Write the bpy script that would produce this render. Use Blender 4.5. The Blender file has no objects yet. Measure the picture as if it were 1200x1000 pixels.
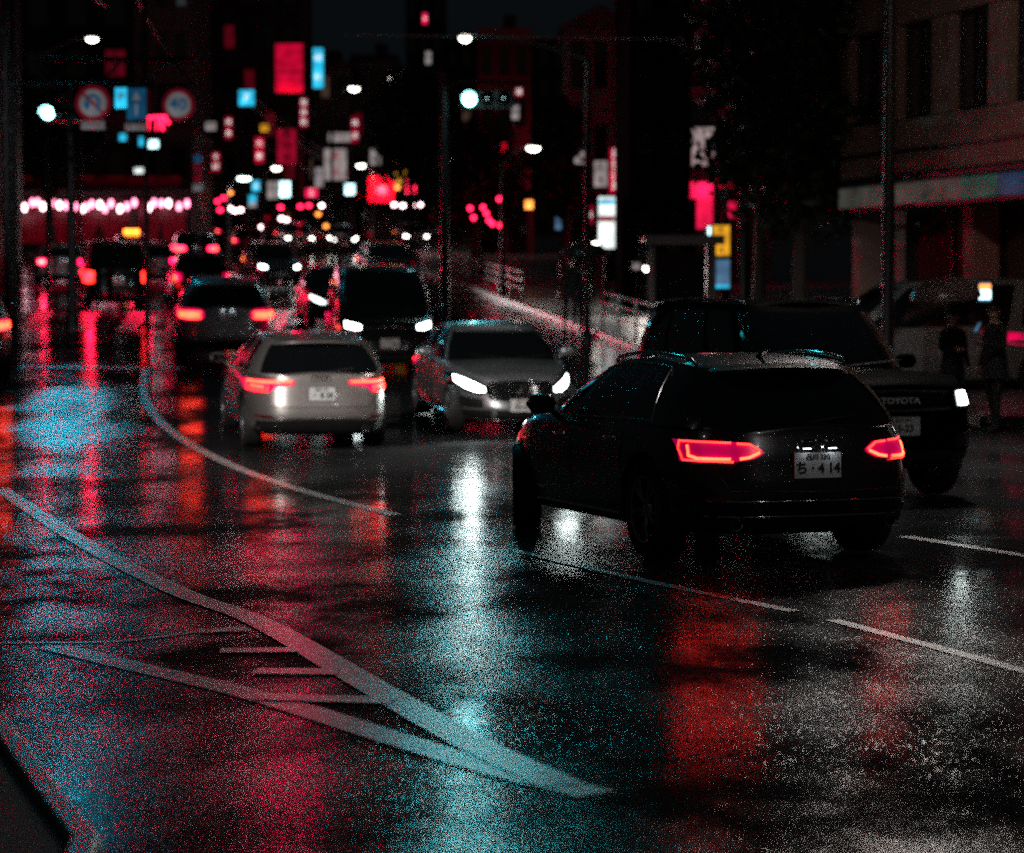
import bpy, bmesh, math, random
from mathutils import Vector, Matrix
random.seed(7)
C = bpy.context.scene.collection
R = math.radians
PI = math.pi
sc = bpy.context.scene

# ------------------------------------------------------------------ camera
CAMZ, FPX = 1.74, 2800.0
PITCH = math.atan(150 / FPX)
cam_d = bpy.data.cameras.new('camera'); cam = bpy.data.objects.new('camera', cam_d); C.objects.link(cam)
cam_d.sensor_width = 36.0; cam_d.lens = 36.0 * FPX / 1200
cam.location = (0, 0, CAMZ); cam.rotation_euler = (PI / 2 - PITCH, 0, 0)
cam_d.clip_start = 0.1; cam_d.clip_end = 3000
cam_d.dof.use_dof = True; cam_d.dof.focus_distance = 13.5; cam_d.dof.aperture_fstop = 2.0
sc.camera = cam
# ------------------------------------------------------------------ night sky
wd = bpy.data.worlds.new('World'); sc.world = wd; wd.use_nodes = True
wn = wd.node_tree.nodes; wl = wd.node_tree.links
sky = wn.new('ShaderNodeTexSky'); sky.sky_type = 'NISHITA'; sky.sun_disc = False
sky.sun_elevation = R(-4); sky.sun_rotation = R(200)
wn['Background'].inputs['Strength'].default_value = 0.05
glow = wn.new('ShaderNodeMix'); glow.data_type = 'RGBA'; glow.blend_type = 'ADD'; glow.inputs['Factor'].default_value = 1.0     # the city's own glow on the cloud
glow.inputs['B'].default_value = (0.040, 0.056, 0.066, 1)
wl.new(sky.outputs[0], glow.inputs['A']); wl.new(glow.outputs['Result'], wn['Background'].inputs['Color'])
# ------------------------------------------------------------------ exposure
sc.view_settings.view_transform = 'Standard'; sc.view_settings.look = 'None'
sc.view_settings.exposure = 0.4; sc.view_settings.gamma = 1.0
sc.cycles.max_bounces = 6; sc.cycles.glossy_bounces = 4; sc.cycles.diffuse_bounces = 2
sc.cycles.transmission_bounces = 3; sc.cycles.sample_clamp_indirect = 4.0
sc.cycles.caustics_reflective = False; sc.cycles.caustics_refractive = False
sc.cycles.use_light_tree = True
sc.cycles.use_adaptive_sampling = False; sc.cycles.use_denoising = False; sc.cycles.sample_clamp_direct = 8.0        # the photograph is grainy: keep the sparkle of the wet stones

# ------------------------------------------------------------------ ground shape: dips to the junction, then climbs the street
def slope(y):
    if y < 25: return -0.0155
    if y < 35: return -0.0155 + (y - 25) * 0.00605
    if y < 160: return 0.045
    if y < 260: return 0.045 * (260 - y) / 100
    return 0.0
_G = [0.0]; _G0 = -60.0; _GS = 0.1
for _i in range(9000):
    _y = _G0 + _i * _GS
    _G.append(_G[-1] + slope(_y + _GS / 2) * _GS)
_off = _G[int((16 - _G0) / _GS)]
def g(y):
    k = (y - _G0) / _GS
    k = min(max(k, 0), len(_G) - 2.001); i = int(k)
    return _G[i] + (_G[i + 1] - _G[i]) * (k - i) - _off

def ray(px, py):
    a = (px - 600) / FPX; b = (500 - py) / FPX
    cp, sp = math.cos(PITCH), math.sin(PITCH)
    return Vector((a, cp + b * sp, -sp + b * cp))
def at(px, py, Y):                       # the point in the place that the photograph shows at (px, py), Y metres ahead
    d = ray(px, py)
    return Vector((0, 0, CAMZ)) + d * (Y / d.y)
def onroad(px, py, dz=0.0):              # where that line of sight meets the ground
    d = ray(px, py); lo, hi = 2.0, 600.0
    f = lambda Y: CAMZ + d.z * (Y / d.y) - g(Y) - dz
    y = lo
    while y < hi and f(y) > 0: y += 0.25
    lo, hi = y - 0.25, y
    for _ in range(30):
        m = (lo + hi) / 2
        if f(m) > 0: lo = m
        else: hi = m
    p = at(px, py, lo); return Vector((p.x, p.y, g(p.y) + dz))

# ------------------------------------------------------------------ materials
def mat(name):
    m = bpy.data.materials.new(name); m.use_nodes = True
    return m, m.node_tree.nodes, m.node_tree.links, m.node_tree.nodes['Principled BSDF']
def plain(name, col, rough=0.5, metal=0.0, vary=0.25, scale=6.0, bump=0.0, coat=0.0, spec=None):
    m, n, l, p = mat(name)
    tc = n.new('ShaderNodeTexCoord'); no = n.new('ShaderNodeTexNoise'); no.inputs['Scale'].default_value = scale
    no.inputs['Detail'].default_value = 6
    l.new(tc.outputs['Object'], no.inputs['Vector'])
    mx = n.new('ShaderNodeMix'); mx.data_type = 'RGBA'
    mx.inputs['A'].default_value = (*[c * (1 - vary) for c in col], 1); mx.inputs['B'].default_value = (*[min(1, c * (1 + vary)) for c in col], 1)
    l.new(no.outputs['Fac'], mx.inputs['Factor']); l.new(mx.outputs['Result'], p.inputs['Base Color'])
    mr = n.new('ShaderNodeMapRange'); mr.inputs['To Min'].default_value = max(0.02, rough * 0.8); mr.inputs['To Max'].default_value = min(1, rough * 1.2)
    l.new(no.outputs['Fac'], mr.inputs['Value']); l.new(mr.outputs['Result'], p.inputs['Roughness'])
    p.inputs['Metallic'].default_value = metal
    p.inputs['Coat Weight'].default_value = coat
    if bump:
        b = n.new('ShaderNodeBump'); b.inputs['Strength'].default_value = bump; b.inputs['Distance'].default_value = 0.01
        l.new(no.outputs['Fac'], b.inputs['Height']); l.new(b.outputs['Normal'], p.inputs['Normal'])
    return m
def emit(name, col, strength, lens=False):
    m, n, l, p = mat(name)
    tc = n.new('ShaderNodeTexCoord'); no = n.new('ShaderNodeTexNoise'); no.inputs['Scale'].default_value = 2.2; no.inputs['Detail'].default_value = 4
    l.new(tc.outputs['Object'], no.inputs['Vector'])
    mr = n.new('ShaderNodeMapRange'); mr.inputs['From Min'].default_value = 0.3; mr.inputs['From Max'].default_value = 0.7; mr.inputs['To Min'].default_value = strength * 0.5; mr.inputs['To Max'].default_value = strength * 1.4
    l.new(no.outputs['Fac'], mr.inputs['Value'])
    p.inputs['Base Color'].default_value = (*[c * 0.3 for c in col], 1); p.inputs['Roughness'].default_value = 0.25
    p.inputs['Emission Color'].default_value = (*col, 1); l.new(mr.outputs['Result'], p.inputs['Emission Strength'])
    return m
def paint(name, col, metal=0.5, rough=0.32, drops=0.45):
    m, n, l, p = mat(name)
    tc = n.new('ShaderNodeTexCoord')
    no = n.new('ShaderNodeTexNoise'); no.inputs['Scale'].default_value = 3.0; no.inputs['Detail'].default_value = 8
    l.new(tc.outputs['Object'], no.inputs['Vector'])
    mx = n.new('ShaderNodeMix'); mx.data_type = 'RGBA'
    mx.inputs['A'].default_value = (*[c * 0.86 for c in col], 1); mx.inputs['B'].default_value = (*[c * 1.1 for c in col], 1)
    l.new(no.outputs['Fac'], mx.inputs['Factor']); l.new(mx.outputs['Result'], p.inputs['Base Color'])
    p.inputs['Metallic'].default_value = metal; p.inputs['Roughness'].default_value = rough
    p.inputs['Coat Weight'].default_value = 1.0; p.inputs['Coat Roughness'].default_value = 0.04
    vo = n.new('ShaderNodeTexVoronoi'); vo.inputs['Scale'].default_value = 85.0       # rain drops standing on the paint
    l.new(tc.outputs['Object'], vo.inputs['Vector'])
    mr = n.new('ShaderNodeMapRange'); mr.inputs['From Min'].default_value = 0.0; mr.inputs['From Max'].default_value = 0.32
    mr.inputs['To Min'].default_value = 1.0; mr.inputs['To Max'].default_value = 0.0
    l.new(vo.outputs['Distance'], mr.inputs['Value'])
    b = n.new('ShaderNodeBump'); b.inputs['Strength'].default_value = drops; b.inputs['Distance'].default_value = 0.002
    l.new(mr.outputs['Result'], b.inputs['Height']); l.new(b.outputs['Normal'], p.inputs['Coat Normal'])
    return m

def wet_asphalt():
    m, n, l, p = mat('wet_asphalt')
    tc = n.new('ShaderNodeTexCoord')
    big = n.new('ShaderNodeTexNoise'); big.inputs['Scale'].default_value = 0.45; big.inputs['Detail'].default_value = 5; big.inputs['Roughness'].default_value = 0.6
    mp = n.new('ShaderNodeMapping'); mp.inputs['Scale'].default_value = (1.0, 0.55, 1.0); mp.inputs['Rotation'].default_value = (0, 0, R(12))
    l.new(tc.outputs['Object'], mp.inputs['Vector']); l.new(mp.outputs['Vector'], big.inputs['Vector'])
    wet = n.new('ShaderNodeMapRange'); wet.inputs['From Min'].default_value = 0.40; wet.inputs['From Max'].default_value = 0.62
    l.new(big.outputs['Fac'], wet.inputs['Value'])                                      # 0 standing film of water, 1 open damp stones
    fine = n.new('ShaderNodeTexNoise'); fine.inputs['Scale'].default_value = 95.0; fine.inputs['Detail'].default_value = 2
    l.new(tc.outputs['Object'], fine.inputs['Vector'])
    stone = n.new('ShaderNodeTexVoronoi'); stone.inputs['Scale'].default_value = 70.0
    l.new(tc.outputs['Object'], stone.inputs['Vector'])
    add = n.new('ShaderNodeMath'); add.operation = 'MULTIPLY_ADD'; add.inputs[1].default_value = 0.8
    l.new(stone.outputs['Distance'], add.inputs[0]); l.new(fine.outputs['Fac'], add.inputs[2])
    bs = n.new('ShaderNodeMapRange'); bs.inputs['To Min'].default_value = 0.06; bs.inputs['To Max'].default_value = 0.34
    l.new(wet.outputs['Result'], bs.inputs['Value'])
    b1 = n.new('ShaderNodeBump'); b1.inputs['Distance'].default_value = 0.004
    l.new(bs.outputs['Result'], b1.inputs['Strength']); l.new(add.outputs['Value'], b1.inputs['Height'])
    wav = n.new('ShaderNodeTexNoise'); wav.inputs['Scale'].default_value = 2.6; wav.inputs['Detail'].default_value = 4
    mp2 = n.new('ShaderNodeMapping'); mp2.inputs['Scale'].default_value = (0.7, 1.2, 1.0)
    l.new(tc.outputs['Object'], mp2.inputs['Vector']); l.new(mp2.outputs['Vector'], wav.inputs['Vector'])
    # single stones, each lying at its own tilt: some flash, most stay dark
    cell = n.new('ShaderNodeTexVoronoi'); cell.inputs['Scale'].default_value = 210.0; l.new(tc.outputs['Object'], cell.inputs['Vector'])
    cs = n.new('ShaderNodeVectorMath'); cs.operation = 'SUBTRACT'; cs.inputs[1].default_value = (.5, .5, .5); l.new(cell.outputs['Color'], cs.inputs[0])
    cw = n.new('ShaderNodeSeparateXYZ'); l.new(cell.outputs['Color'], cw.inputs[0])
    pw = n.new('ShaderNodeMath'); pw.operation = 'POWER'; pw.inputs[1].default_value = 3.0; l.new(cw.outputs['Z'], pw.inputs[0])
    pk = n.new('ShaderNodeMath'); pk.operation = 'MULTIPLY'; pk.inputs[1].default_value = 0.42; l.new(pw.outputs['Value'], pk.inputs[0])
    tilt = n.new('ShaderNodeVectorMath'); tilt.operation = 'SCALE'; l.new(cs.outputs[0], tilt.inputs[0])
    tn = n.new('ShaderNodeVectorMath'); tn.operation = 'ADD'
    fin = n.new('ShaderNodeVectorMath'); fin.operation = 'NORMALIZE'
    b2 = n.new('ShaderNodeBump'); b2.inputs['Strength'].default_value = 0.35; b2.inputs['Distance'].default_value = 0.012
    l.new(wav.outputs['Fac'], b2.inputs['Height']); l.new(b1.outputs['Normal'], b2.inputs['Normal'])
    l.new(b2.outputs['Normal'], tn.inputs[0]); l.new(tilt.outputs[0], tn.inputs[1]); l.new(tn.outputs[0], fin.inputs[0]); l.new(fin.outputs[0], p.inputs['Normal'])
    ro = n.new('ShaderNodeMapRange'); ro.inputs['To Min'].default_value = 0.05; ro.inputs['To Max'].default_value = 0.18
    l.new(wet.outputs['Result'], ro.inputs['Value']);     # water gathers in the dip of the junction, so the stones drown there
    sx = n.new('ShaderNodeSeparateXYZ'); l.new(tc.outputs['Object'], sx.inputs[0])
    dip = n.new('ShaderNodeMapRange'); dip.interpolation_type = 'SMOOTHSTEP'; dip.inputs['From Min'].default_value = 15.0; dip.inputs['From Max'].default_value = 24.0; dip.inputs['To Min'].default_value = 1.0; dip.inputs['To Max'].default_value = 0.42
    l.new(sx.outputs['Y'], dip.inputs['Value'])
    rm_ = n.new('ShaderNodeMath'); rm_.operation = 'MULTIPLY'; l.new(ro.outputs['Result'], rm_.inputs[0]); l.new(dip.outputs['Result'], rm_.inputs[1])
    ra_ = n.new('ShaderNodeMath'); ra_.operation = 'ADD'; ra_.inputs[1].default_value = 0.03; l.new(rm_.outputs['Value'], ra_.inputs[0]); 
    # rougher patch shaped to spread the added teal beam into a pool
    wx = n.new('ShaderNodeMath'); wx.operation = 'MULTIPLY_ADD'; wx.inputs[1].default_value = 0.183; l.new(sx.outputs['Y'], wx.inputs[0]); l.new(sx.outputs['X'], wx.inputs[2])
    wu = n.new('ShaderNodeMath'); wu.operation = 'DIVIDE'; wu.inputs[1].default_value = 1.0; l.new(wx.outputs[0], wu.inputs[0])
    wv = n.new('ShaderNodeMath'); wv.operation = 'MULTIPLY_ADD'; wv.inputs[1].default_value = 0.085; wv.inputs[2].default_value = -0.085 * 35.0; l.new(sx.outputs['Y'], wv.inputs[0])
    wc = n.new('ShaderNodeCombineXYZ'); l.new(wu.outputs[0], wc.inputs[0]); l.new(wv.outputs[0], wc.inputs[1])
    wl_ = n.new('ShaderNodeVectorMath'); wl_.operation = 'LENGTH'; l.new(wc.outputs[0], wl_.inputs[0])
    wn_ = n.new('ShaderNodeMath'); wn_.operation = 'MULTIPLY_ADD'; wn_.inputs[1].default_value = 2.8; l.new(big.outputs['Fac'], wn_.inputs[0]); l.new(wl_.outputs['Value'], wn_.inputs[2])
    wm = n.new('ShaderNodeMapRange'); wm.interpolation_type = 'SMOOTHSTEP'; wm.inputs['From Min'].default_value = 2.45; wm.inputs['From Max'].default_value = 1.75; l.new(wn_.outputs[0], wm.inputs['Value'])
    wr = n.new('ShaderNodeMix'); wr.data_type = 'FLOAT'; wr.inputs['B'].default_value = 0.27; l.new(wm.outputs['Result'], wr.inputs['Factor']); l.new(ra_.outputs['Value'], wr.inputs['A']); l.new(wr.outputs['Result'], p.inputs['Roughness'])
    bm_ = n.new('ShaderNodeMath'); bm_.operation = 'MULTIPLY'; l.new(bs.outputs['Result'], bm_.inputs[0]); l.new(dip.outputs['Result'], bm_.inputs[1]); l.new(bm_.outputs['Value'], b1.inputs['Strength'])
    tk = n.new('ShaderNodeMath'); tk.operation = 'MULTIPLY'; l.new(pk.outputs['Value'], tk.inputs[0]); l.new(dip.outputs['Result'], tk.inputs[1]); l.new(tk.outputs['Value'], tilt.inputs['Scale'])
    pat = n.new('ShaderNodeTexNoise'); pat.inputs['Scale'].default_value = 0.8; pat.inputs['Detail'].default_value = 6; pat.inputs['Roughness'].default_value = 0.62
    mp3 = n.new('ShaderNodeMapping'); mp3.inputs['Scale'].default_value = (0.8, 0.42, 1.0); mp3.inputs['Location'].default_value = (3.1, 7.7, 0)
    l.new(tc.outputs['Object'], mp3.inputs['Vector']); l.new(mp3.outputs['Vector'], pat.inputs['Vector'])
    sp = n.new('ShaderNodeMapRange'); sp.inputs['From Min'].default_value = 0.43; sp.inputs['From Max'].default_value = 0.58; sp.inputs['To Min'].default_value = 0.05; sp.inputs['To Max'].default_value = 1.0
    l.new(pat.outputs['Fac'], sp.inputs['Value']); l.new(sp.outputs['Result'], p.inputs['Specular IOR Level'])
    co = n.new('ShaderNodeMix'); co.data_type = 'RGBA'
    co.inputs['A'].default_value = (0.010, 0.011, 0.012, 1); co.inputs['B'].default_value = (0.035, 0.035, 0.036, 1)
    l.new(fine.outputs['Fac'], co.inputs['Factor']); l.new(co.outputs['Result'], p.inputs['Base Color'])
    # porous stretches have soaked the film away and hardly shine
    df = n.new('ShaderNodeBsdfDiffuse'); l.new(co.outputs['Result'], df.inputs['Color']); l.new(fin.outputs[0], df.inputs['Normal'])
    dry = n.new('ShaderNodeMapRange'); dry.inputs['From Min'].default_value = 0.40; dry.inputs['From Max'].default_value = 0.585; dry.inputs['To Min'].default_value = 0.95; dry.inputs['To Max'].default_value = 0.0
    dm = n.new('ShaderNodeMath'); dm.operation = 'MULTIPLY_ADD'; dm.inputs[1].default_value = 0.3; l.new(wm.outputs['Result'], dm.inputs[0]); l.new(pat.outputs['Fac'], dm.inputs[2])
    l.new(dm.outputs[0], dry.inputs['Value']); ms = n.new('ShaderNodeMixShader'); l.new(dry.outputs['Result'], ms.inputs[0]); l.new(p.outputs[0], ms.inputs[1]); l.new(df.outputs[0], ms.inputs[2])
    l.new(ms.outputs[0], n['Material Output'].inputs['Surface'])
    return m
def road_paint(name, col, wear=0.45):
    m, n, l, p = mat(name)
    tc = n.new('ShaderNodeTexCoord'); no = n.new('ShaderNodeTexNoise'); no.inputs['Scale'].default_value = 14.0; no.inputs['Detail'].default_value = 8
    l.new(tc.outputs['Object'], no.inputs['Vector'])
    mr = n.new('ShaderNodeMapRange'); mr.inputs['From Min'].default_value = wear - 0.06; mr.inputs['From Max'].default_value = wear + 0.06
    l.new(no.outputs['Fac'], mr.inputs['Value'])
    mx = n.new('ShaderNodeMix'); mx.data_type = 'RGBA'; mx.inputs['A'].default_value = (0.03, 0.03, 0.03, 1); mx.inputs['B'].default_value = (*col, 1)
    l.new(mr.outputs['Result'], mx.inputs['Factor']); l.new(mx.outputs['Result'], p.inputs['Base Color'])
    p.inputs['Roughness'].default_value = 0.27; p.inputs['IOR'].default_value = 1.85; p.inputs['Specular IOR Level'].default_value = 1.0
    b = n.new('ShaderNodeBump'); b.inputs['Strength'].default_value = 0.22; b.inputs['Distance'].default_value = 0.003
    f = n.new('ShaderNodeTexNoise'); f.inputs['Scale'].default_value = 110.0
    l.new(tc.outputs['Object'], f.inputs['Vector']); l.new(f.outputs['Fac'], b.inputs['Height']); l.new(b.outputs['Normal'], p.inputs['Normal'])
    return m

M = {}
M['asphalt'] = wet_asphalt()
M['white_line'] = road_paint('worn_white_paint', (0.48, 0.48, 0.47), 0.42)
M['tarmac'] = plain('dry_tarmac', (.018, .018, .019), .75, bump=.4, scale=60)
M['patch'] = plain('resurfaced_asphalt', (.012, .012, .013), .32, vary=.5, scale=1.1, bump=.5)
M['crossing'] = road_paint('crossing_paint', (0.72, 0.72, 0.70), 0.42)
M['concrete'] = plain('wet_concrete', (0.16, 0.16, 0.16), 0.35, bump=0.3, scale=20)
M['kerb'] = plain('kerb_stone', (0.30, 0.29, 0.28), 0.3, bump=0.3, scale=25)
M['black_paint'] = paint('black_paint', (0.004, 0.004, 0.005), 0.0, 0.25)
M['silver_paint'] = paint('warm_silver_paint', (0.40, 0.37, 0.35), 0.75, 0.36)
M['cool_silver'] = paint('cool_silver_paint', (0.40, 0.42, 0.43), 0.75, 0.36)
M['grey_paint'] = paint('grey_paint', (0.36, 0.39, 0.40), 0.7, 0.34)
M['white_car'] = paint('white_car_paint', (0.7, 0.7, 0.7), 0.0, 0.3)
M['dark_blue'] = paint('dark_blue_paint', (0.01, 0.015, 0.03), 0.2, 0.3)
M['red_car'] = paint('dark_red_paint', (0.12, 0.006, 0.01), 0.2, 0.3)
M['glass'] = paint('rain_specked_glass', (0.004, 0.005, 0.006), 0.0, 0.05, 0.35)
M['trim'] = plain('black_trim', (0.008, 0.008, 0.008), 0.55)
M['gloss_black'] = plain('gloss_black', (0.006, 0.006, 0.006), 0.12)
M['tyre'] = plain('tyre_rubber', (0.012, 0.012, 0.012), 0.7, bump=0.2, scale=60)
M['rim'] = plain('alloy', (0.35, 0.35, 0.36), 0.35, 0.9)
M['chrome'] = plain('chrome', (0.75, 0.75, 0.75), 0.12, 1.0, vary=0.05)
M['plate'] = plain('plate_white', (0.72, 0.72, 0.70), 0.4, vary=0.06)
M['plate_ink'] = plain('plate_green', (0.012, 0.03, 0.022), 0.5)
M['lens_red'] = emit('tail_lens', (0.85, 0.001, 0.085), 1.0)
M['lens_dim'] = emit('tail_lens_dim', (0.7, 0.001, 0.10), 0.45)
M['reflector'] = plain('red_reflector', (.12, .004, .008), .2)
M['led_red'] = emit('tail_led_red', (1.0, 0.014, 0.008), 9.0)
M['led_orange'] = emit('tail_led_orange', (1.0, 0.038, 0.014), 10.0)
M['brake'] = emit('brake_glow', (1.0, 0.038, 0.013), 8.0)
M['brake_red'] = emit('brake_glow_red', (1.0, 0.006, 0.08), 6.0)
M['brake_far'] = emit('brake_glow_far', (1.0, 0.10, 0.06), 12.0)
M['amber'] = emit('amber_lamp', (1.0, 0.24, 0.02), 5.0)
M['head'] = emit('headlamp', (0.86, 1.0, 0.97), 18.0)
M['head_far'] = emit('headlamp_far', (1.0, 0.97, 0.86), 16.0)
M['head_dim'] = emit('headlamp_dim', (0.85, 1.0, 0.97), 3.0)
M['plate_lamp'] = emit('plate_lamp', (0.80, 0.9, 1.0), 5.0)
M['dark_metal'] = plain('dark_metal', (0.03, 0.03, 0.032), 0.45, 0.6)
M['grey_metal'] = plain('galvanised', (0.28, 0.28, 0.28), 0.4, 0.8)
M['pale_metal'] = plain('pale_painted_steel', (0.7, 0.7, 0.68), 0.4, 0.0)
M['bark'] = plain('bark', (0.05, 0.04, 0.035), 0.8, bump=0.6, scale=14)
M['deep_black'] = paint('deep_black_paint', (.002, .002, .002), 0.0, .5, .10); M['deep_black'].node_tree.nodes['Principled BSDF'].inputs['Specular IOR Level'].default_value = .1; M['deep_black'].node_tree.nodes['Principled BSDF'].inputs['Coat Weight'].default_value = .0; M['deep_black'].node_tree.nodes['Principled BSDF'].inputs['IOR'].default_value = 1.06
M['leaf'] = plain('leaf', (0.022, 0.030, 0.016), 0.5, vary=0.5, scale=3)

# ------------------------------------------------------------------ mesh builder
class MB:
    def __init__(s): s.v = []; s.f = []; s.m = []
    def quad(s, a, b, c, d, m=0):
        i = len(s.v); s.v += [tuple(a), tuple(b), tuple(c), tuple(d)]; s.f.append((i, i + 1, i + 2, i + 3)); s.m.append(m)
    def box(s, c, d, rz=0.0, m=0, rot=None):
        i = len(s.v); rm = rot or Matrix.Rotation(rz, 3, 'Z')
        for x in (-.5, .5):
            for y in (-.5, .5):
                for z in (-.5, .5):
                    s.v.append(tuple(Vector(c) + rm @ Vector((x * d[0], y * d[1], z * d[2]))))
        for f in ((0, 1, 3, 2), (4, 6, 7, 5), (0, 4, 5, 1), (2, 3, 7, 6), (0, 2, 6, 4), (1, 5, 7, 3)):
            s.f.append(tuple(i + k for k in f)); s.m.append(m)
    def grid(s, pts, m=0, flip=False):        # pts: rows of points
        i = len(s.v); nr, nc = len(pts), len(pts[0])
        for r in pts: s.v += [tuple(p) for p in r]
        for r in range(nr - 1):
            for c in range(nc - 1):
                q = (i + r * nc + c, i + r * nc + c + 1, i + (r + 1) * nc + c + 1, i + (r + 1) * nc + c)
                s.f.append(q[::-1] if flip else q); s.m.append(m)
    def tube(s, path, r, n=8, m=0, r2=None, cap=True):
        path = [Vector(p) for p in path]; i0 = len(s.v); k = len(path)
        for j, p in enumerate(path):
            t = (path[min(j + 1, k - 1)] - path[max(j - 1, 0)]).normalized()
            up = Vector((0, 0, 1)) if abs(t.z) < .9 else Vector((1, 0, 0))
            a = t.cross(up).normalized(); b = a.cross(t)
            rr = r if r2 is None else r + (r2 - r) * j / max(1, k - 1)
            for q in range(n):
                an = 2 * PI * q / n
                s.v.append(tuple(p + (a * math.cos(an) + b * math.sin(an)) * rr))
        for j in range(k - 1):
            for q in range(n):
                s.f.append((i0 + j * n + q, i0 + j * n + (q + 1) % n, i0 + (j + 1) * n + (q + 1) % n, i0 + (j + 1) * n + q)); s.m.append(m)
        if cap:
            s.f.append(tuple(i0 + q for q in range(n))[::-1]); s.m.append(m)
            s.f.append(tuple(i0 + (k - 1) * n + q for q in range(n))); s.m.append(m)
    def lathe(s, prof, axis='Z', n=24, c=(0, 0, 0), m=0, close=False):
        # prof: list of (radius, height)
        i0 = len(s.v); c = Vector(c)
        for r, h in prof:
            for q in range(n):
                a = 2 * PI * q / n; x, y = r * math.cos(a), r * math.sin(a)
                p = {'Z': (x, y, h), 'X': (h, x, y), 'Y': (x, h, y)}[axis]
                s.v.append(tuple(c + Vector(p)))
        for j in range(len(prof) - 1):
            for q in range(n):
                s.f.append((i0 + j * n + q, i0 + j * n + (q + 1) % n, i0 + (j + 1) * n + (q + 1) % n, i0 + (j + 1) * n + q)); s.m.append(m)
        if close:
            s.f.append(tuple(i0 + q for q in range(n))); s.m.append(m)
            k = len(prof) - 1
            s.f.append(tuple(i0 + k * n + q for q in range(n))[::-1]); s.m.append(m)
    def poly(s, pts, m=0):
        i = len(s.v); s.v += [tuple(p) for p in pts]; s.f.append(tuple(range(i, i + len(pts)))); s.m.append(m)
    def mesh(s, name, mats, smooth=None):
        me = bpy.data.meshes.new(name); me.from_pydata(s.v, [], s.f)
        for mm in (mats if isinstance(mats, (list, tuple)) else [mats]): me.materials.append(mm)
        me.polygons.foreach_set('material_index', s.m)
        bm = bmesh.new(); bm.from_mesh(me)
        bmesh.ops.remove_doubles(bm, verts=bm.verts, dist=0.0004)
        bmesh.ops.dissolve_degenerate(bm, dist=0.0002, edges=bm.edges)
        bmesh.ops.recalc_face_normals(bm, faces=bm.faces)
        bm.to_mesh(me); bm.free()
        if smooth:
            me.polygons.foreach_set('use_smooth', [True] * len(me.polygons)); me.set_sharp_from_angle(angle=R(smooth))
        me.update(); return me
    def build(s, name, mats, parent=None, smooth=None):
        o = bpy.data.objects.new(name, s.mesh(name, mats, smooth)); C.objects.link(o)
        if parent: o.parent = parent
        return o
def tag(o, label=None, cat=None, group=None, kind=None):
    for k, v in (('label', label), ('category', cat), ('group', group), ('kind', kind)):
        if v: o[k] = v
    return o
def thing(name, label, cat, loc=(0, 0, 0), rz=0.0, group=None):
    o = bpy.data.objects.new(name, None); C.objects.link(o); o.empty_display_size = 0.2
    o.location = loc; o.rotation_euler = (0, 0, rz)
    return tag(o, label, cat, group)
def structure(o): o['kind'] = 'structure'; return o
def copy_tree(o, parent=None):
    c = o.copy(); C.objects.link(c)
    if parent: c.parent = parent
    for ch in list(o.children): copy_tree(ch, c)
    return c
def text_mesh(name, body, size, m, depth=0.002, parent=None, align='CENTER', loc=(0, 0, 0), rot=(PI / 2, 0, 0), sx=1.0, bold=0.0):
    cu = bpy.data.curves.new(name, 'FONT'); cu.body = body; cu.size = size; cu.extrude = depth; cu.align_x = align; cu.align_y = 'CENTER'
    cu.offset = bold; cu.resolution_u = 3
    t = bpy.data.objects.new(name, cu); C.objects.link(t)
    dg = bpy.context.evaluated_depsgraph_get()
    me = bpy.data.meshes.new_from_object(t.evaluated_get(dg))
    bpy.data.objects.remove(t)
    me.materials.clear(); me.materials.append(m)
    o = bpy.data.objects.new(name, me); C.objects.link(o); o.location = loc; o.rotation_euler = rot; o.scale = (sx, 1, 1)
    if parent: o.parent = parent
    return o
def lerp_tab(tab, x):
    if x <= tab[0][0]: return tab[0][1]
    for (a, va), (b, vb) in zip(tab, tab[1:]):
        if x <= b:
            k = (x - a) / (b - a); k = k * k * (3 - 2 * k) * 0.5 + k * 0.5
            return va + (vb - va) * k
    return tab[-1][1]
# ------------------------------------------------------------------ cars
def sgnpow(c, e): return math.copysign(abs(c) ** e, c)
def add_mesh(mb, me, mx, m):
    i = len(mb.v); mb.v += [tuple(mx @ v.co) for v in me.vertices]
    for p in me.polygons: mb.f.append(tuple(i + k for k in p.vertices)); mb.m.append(m)
_TXT = {}
def text_into(mb, body, size, m, mx, sx=1.0, bold=0.0, depth=0.0015):
    key = (body, size, bold, depth)
    if key not in _TXT:
        cu = bpy.data.curves.new('txt', 'FONT'); cu.body = body; cu.size = size; cu.extrude = depth
        cu.align_x = 'CENTER'; cu.align_y = 'CENTER'; cu.offset = bold; cu.resolution_u = 3
        t = bpy.data.objects.new('txt', cu); C.objects.link(t)
        dg = bpy.context.evaluated_depsgraph_get()
        _TXT[key] = bpy.data.meshes.new_from_object(t.evaluated_get(dg)); bpy.data.objects.remove(t)
    add_mesh(mb, _TXT[key], mx @ Matrix.Diagonal((sx, 1, 1, 1)), m)
FACE = Matrix.Rotation(PI / 2, 4, 'X')            # text standing upright, read from -Y

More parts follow.
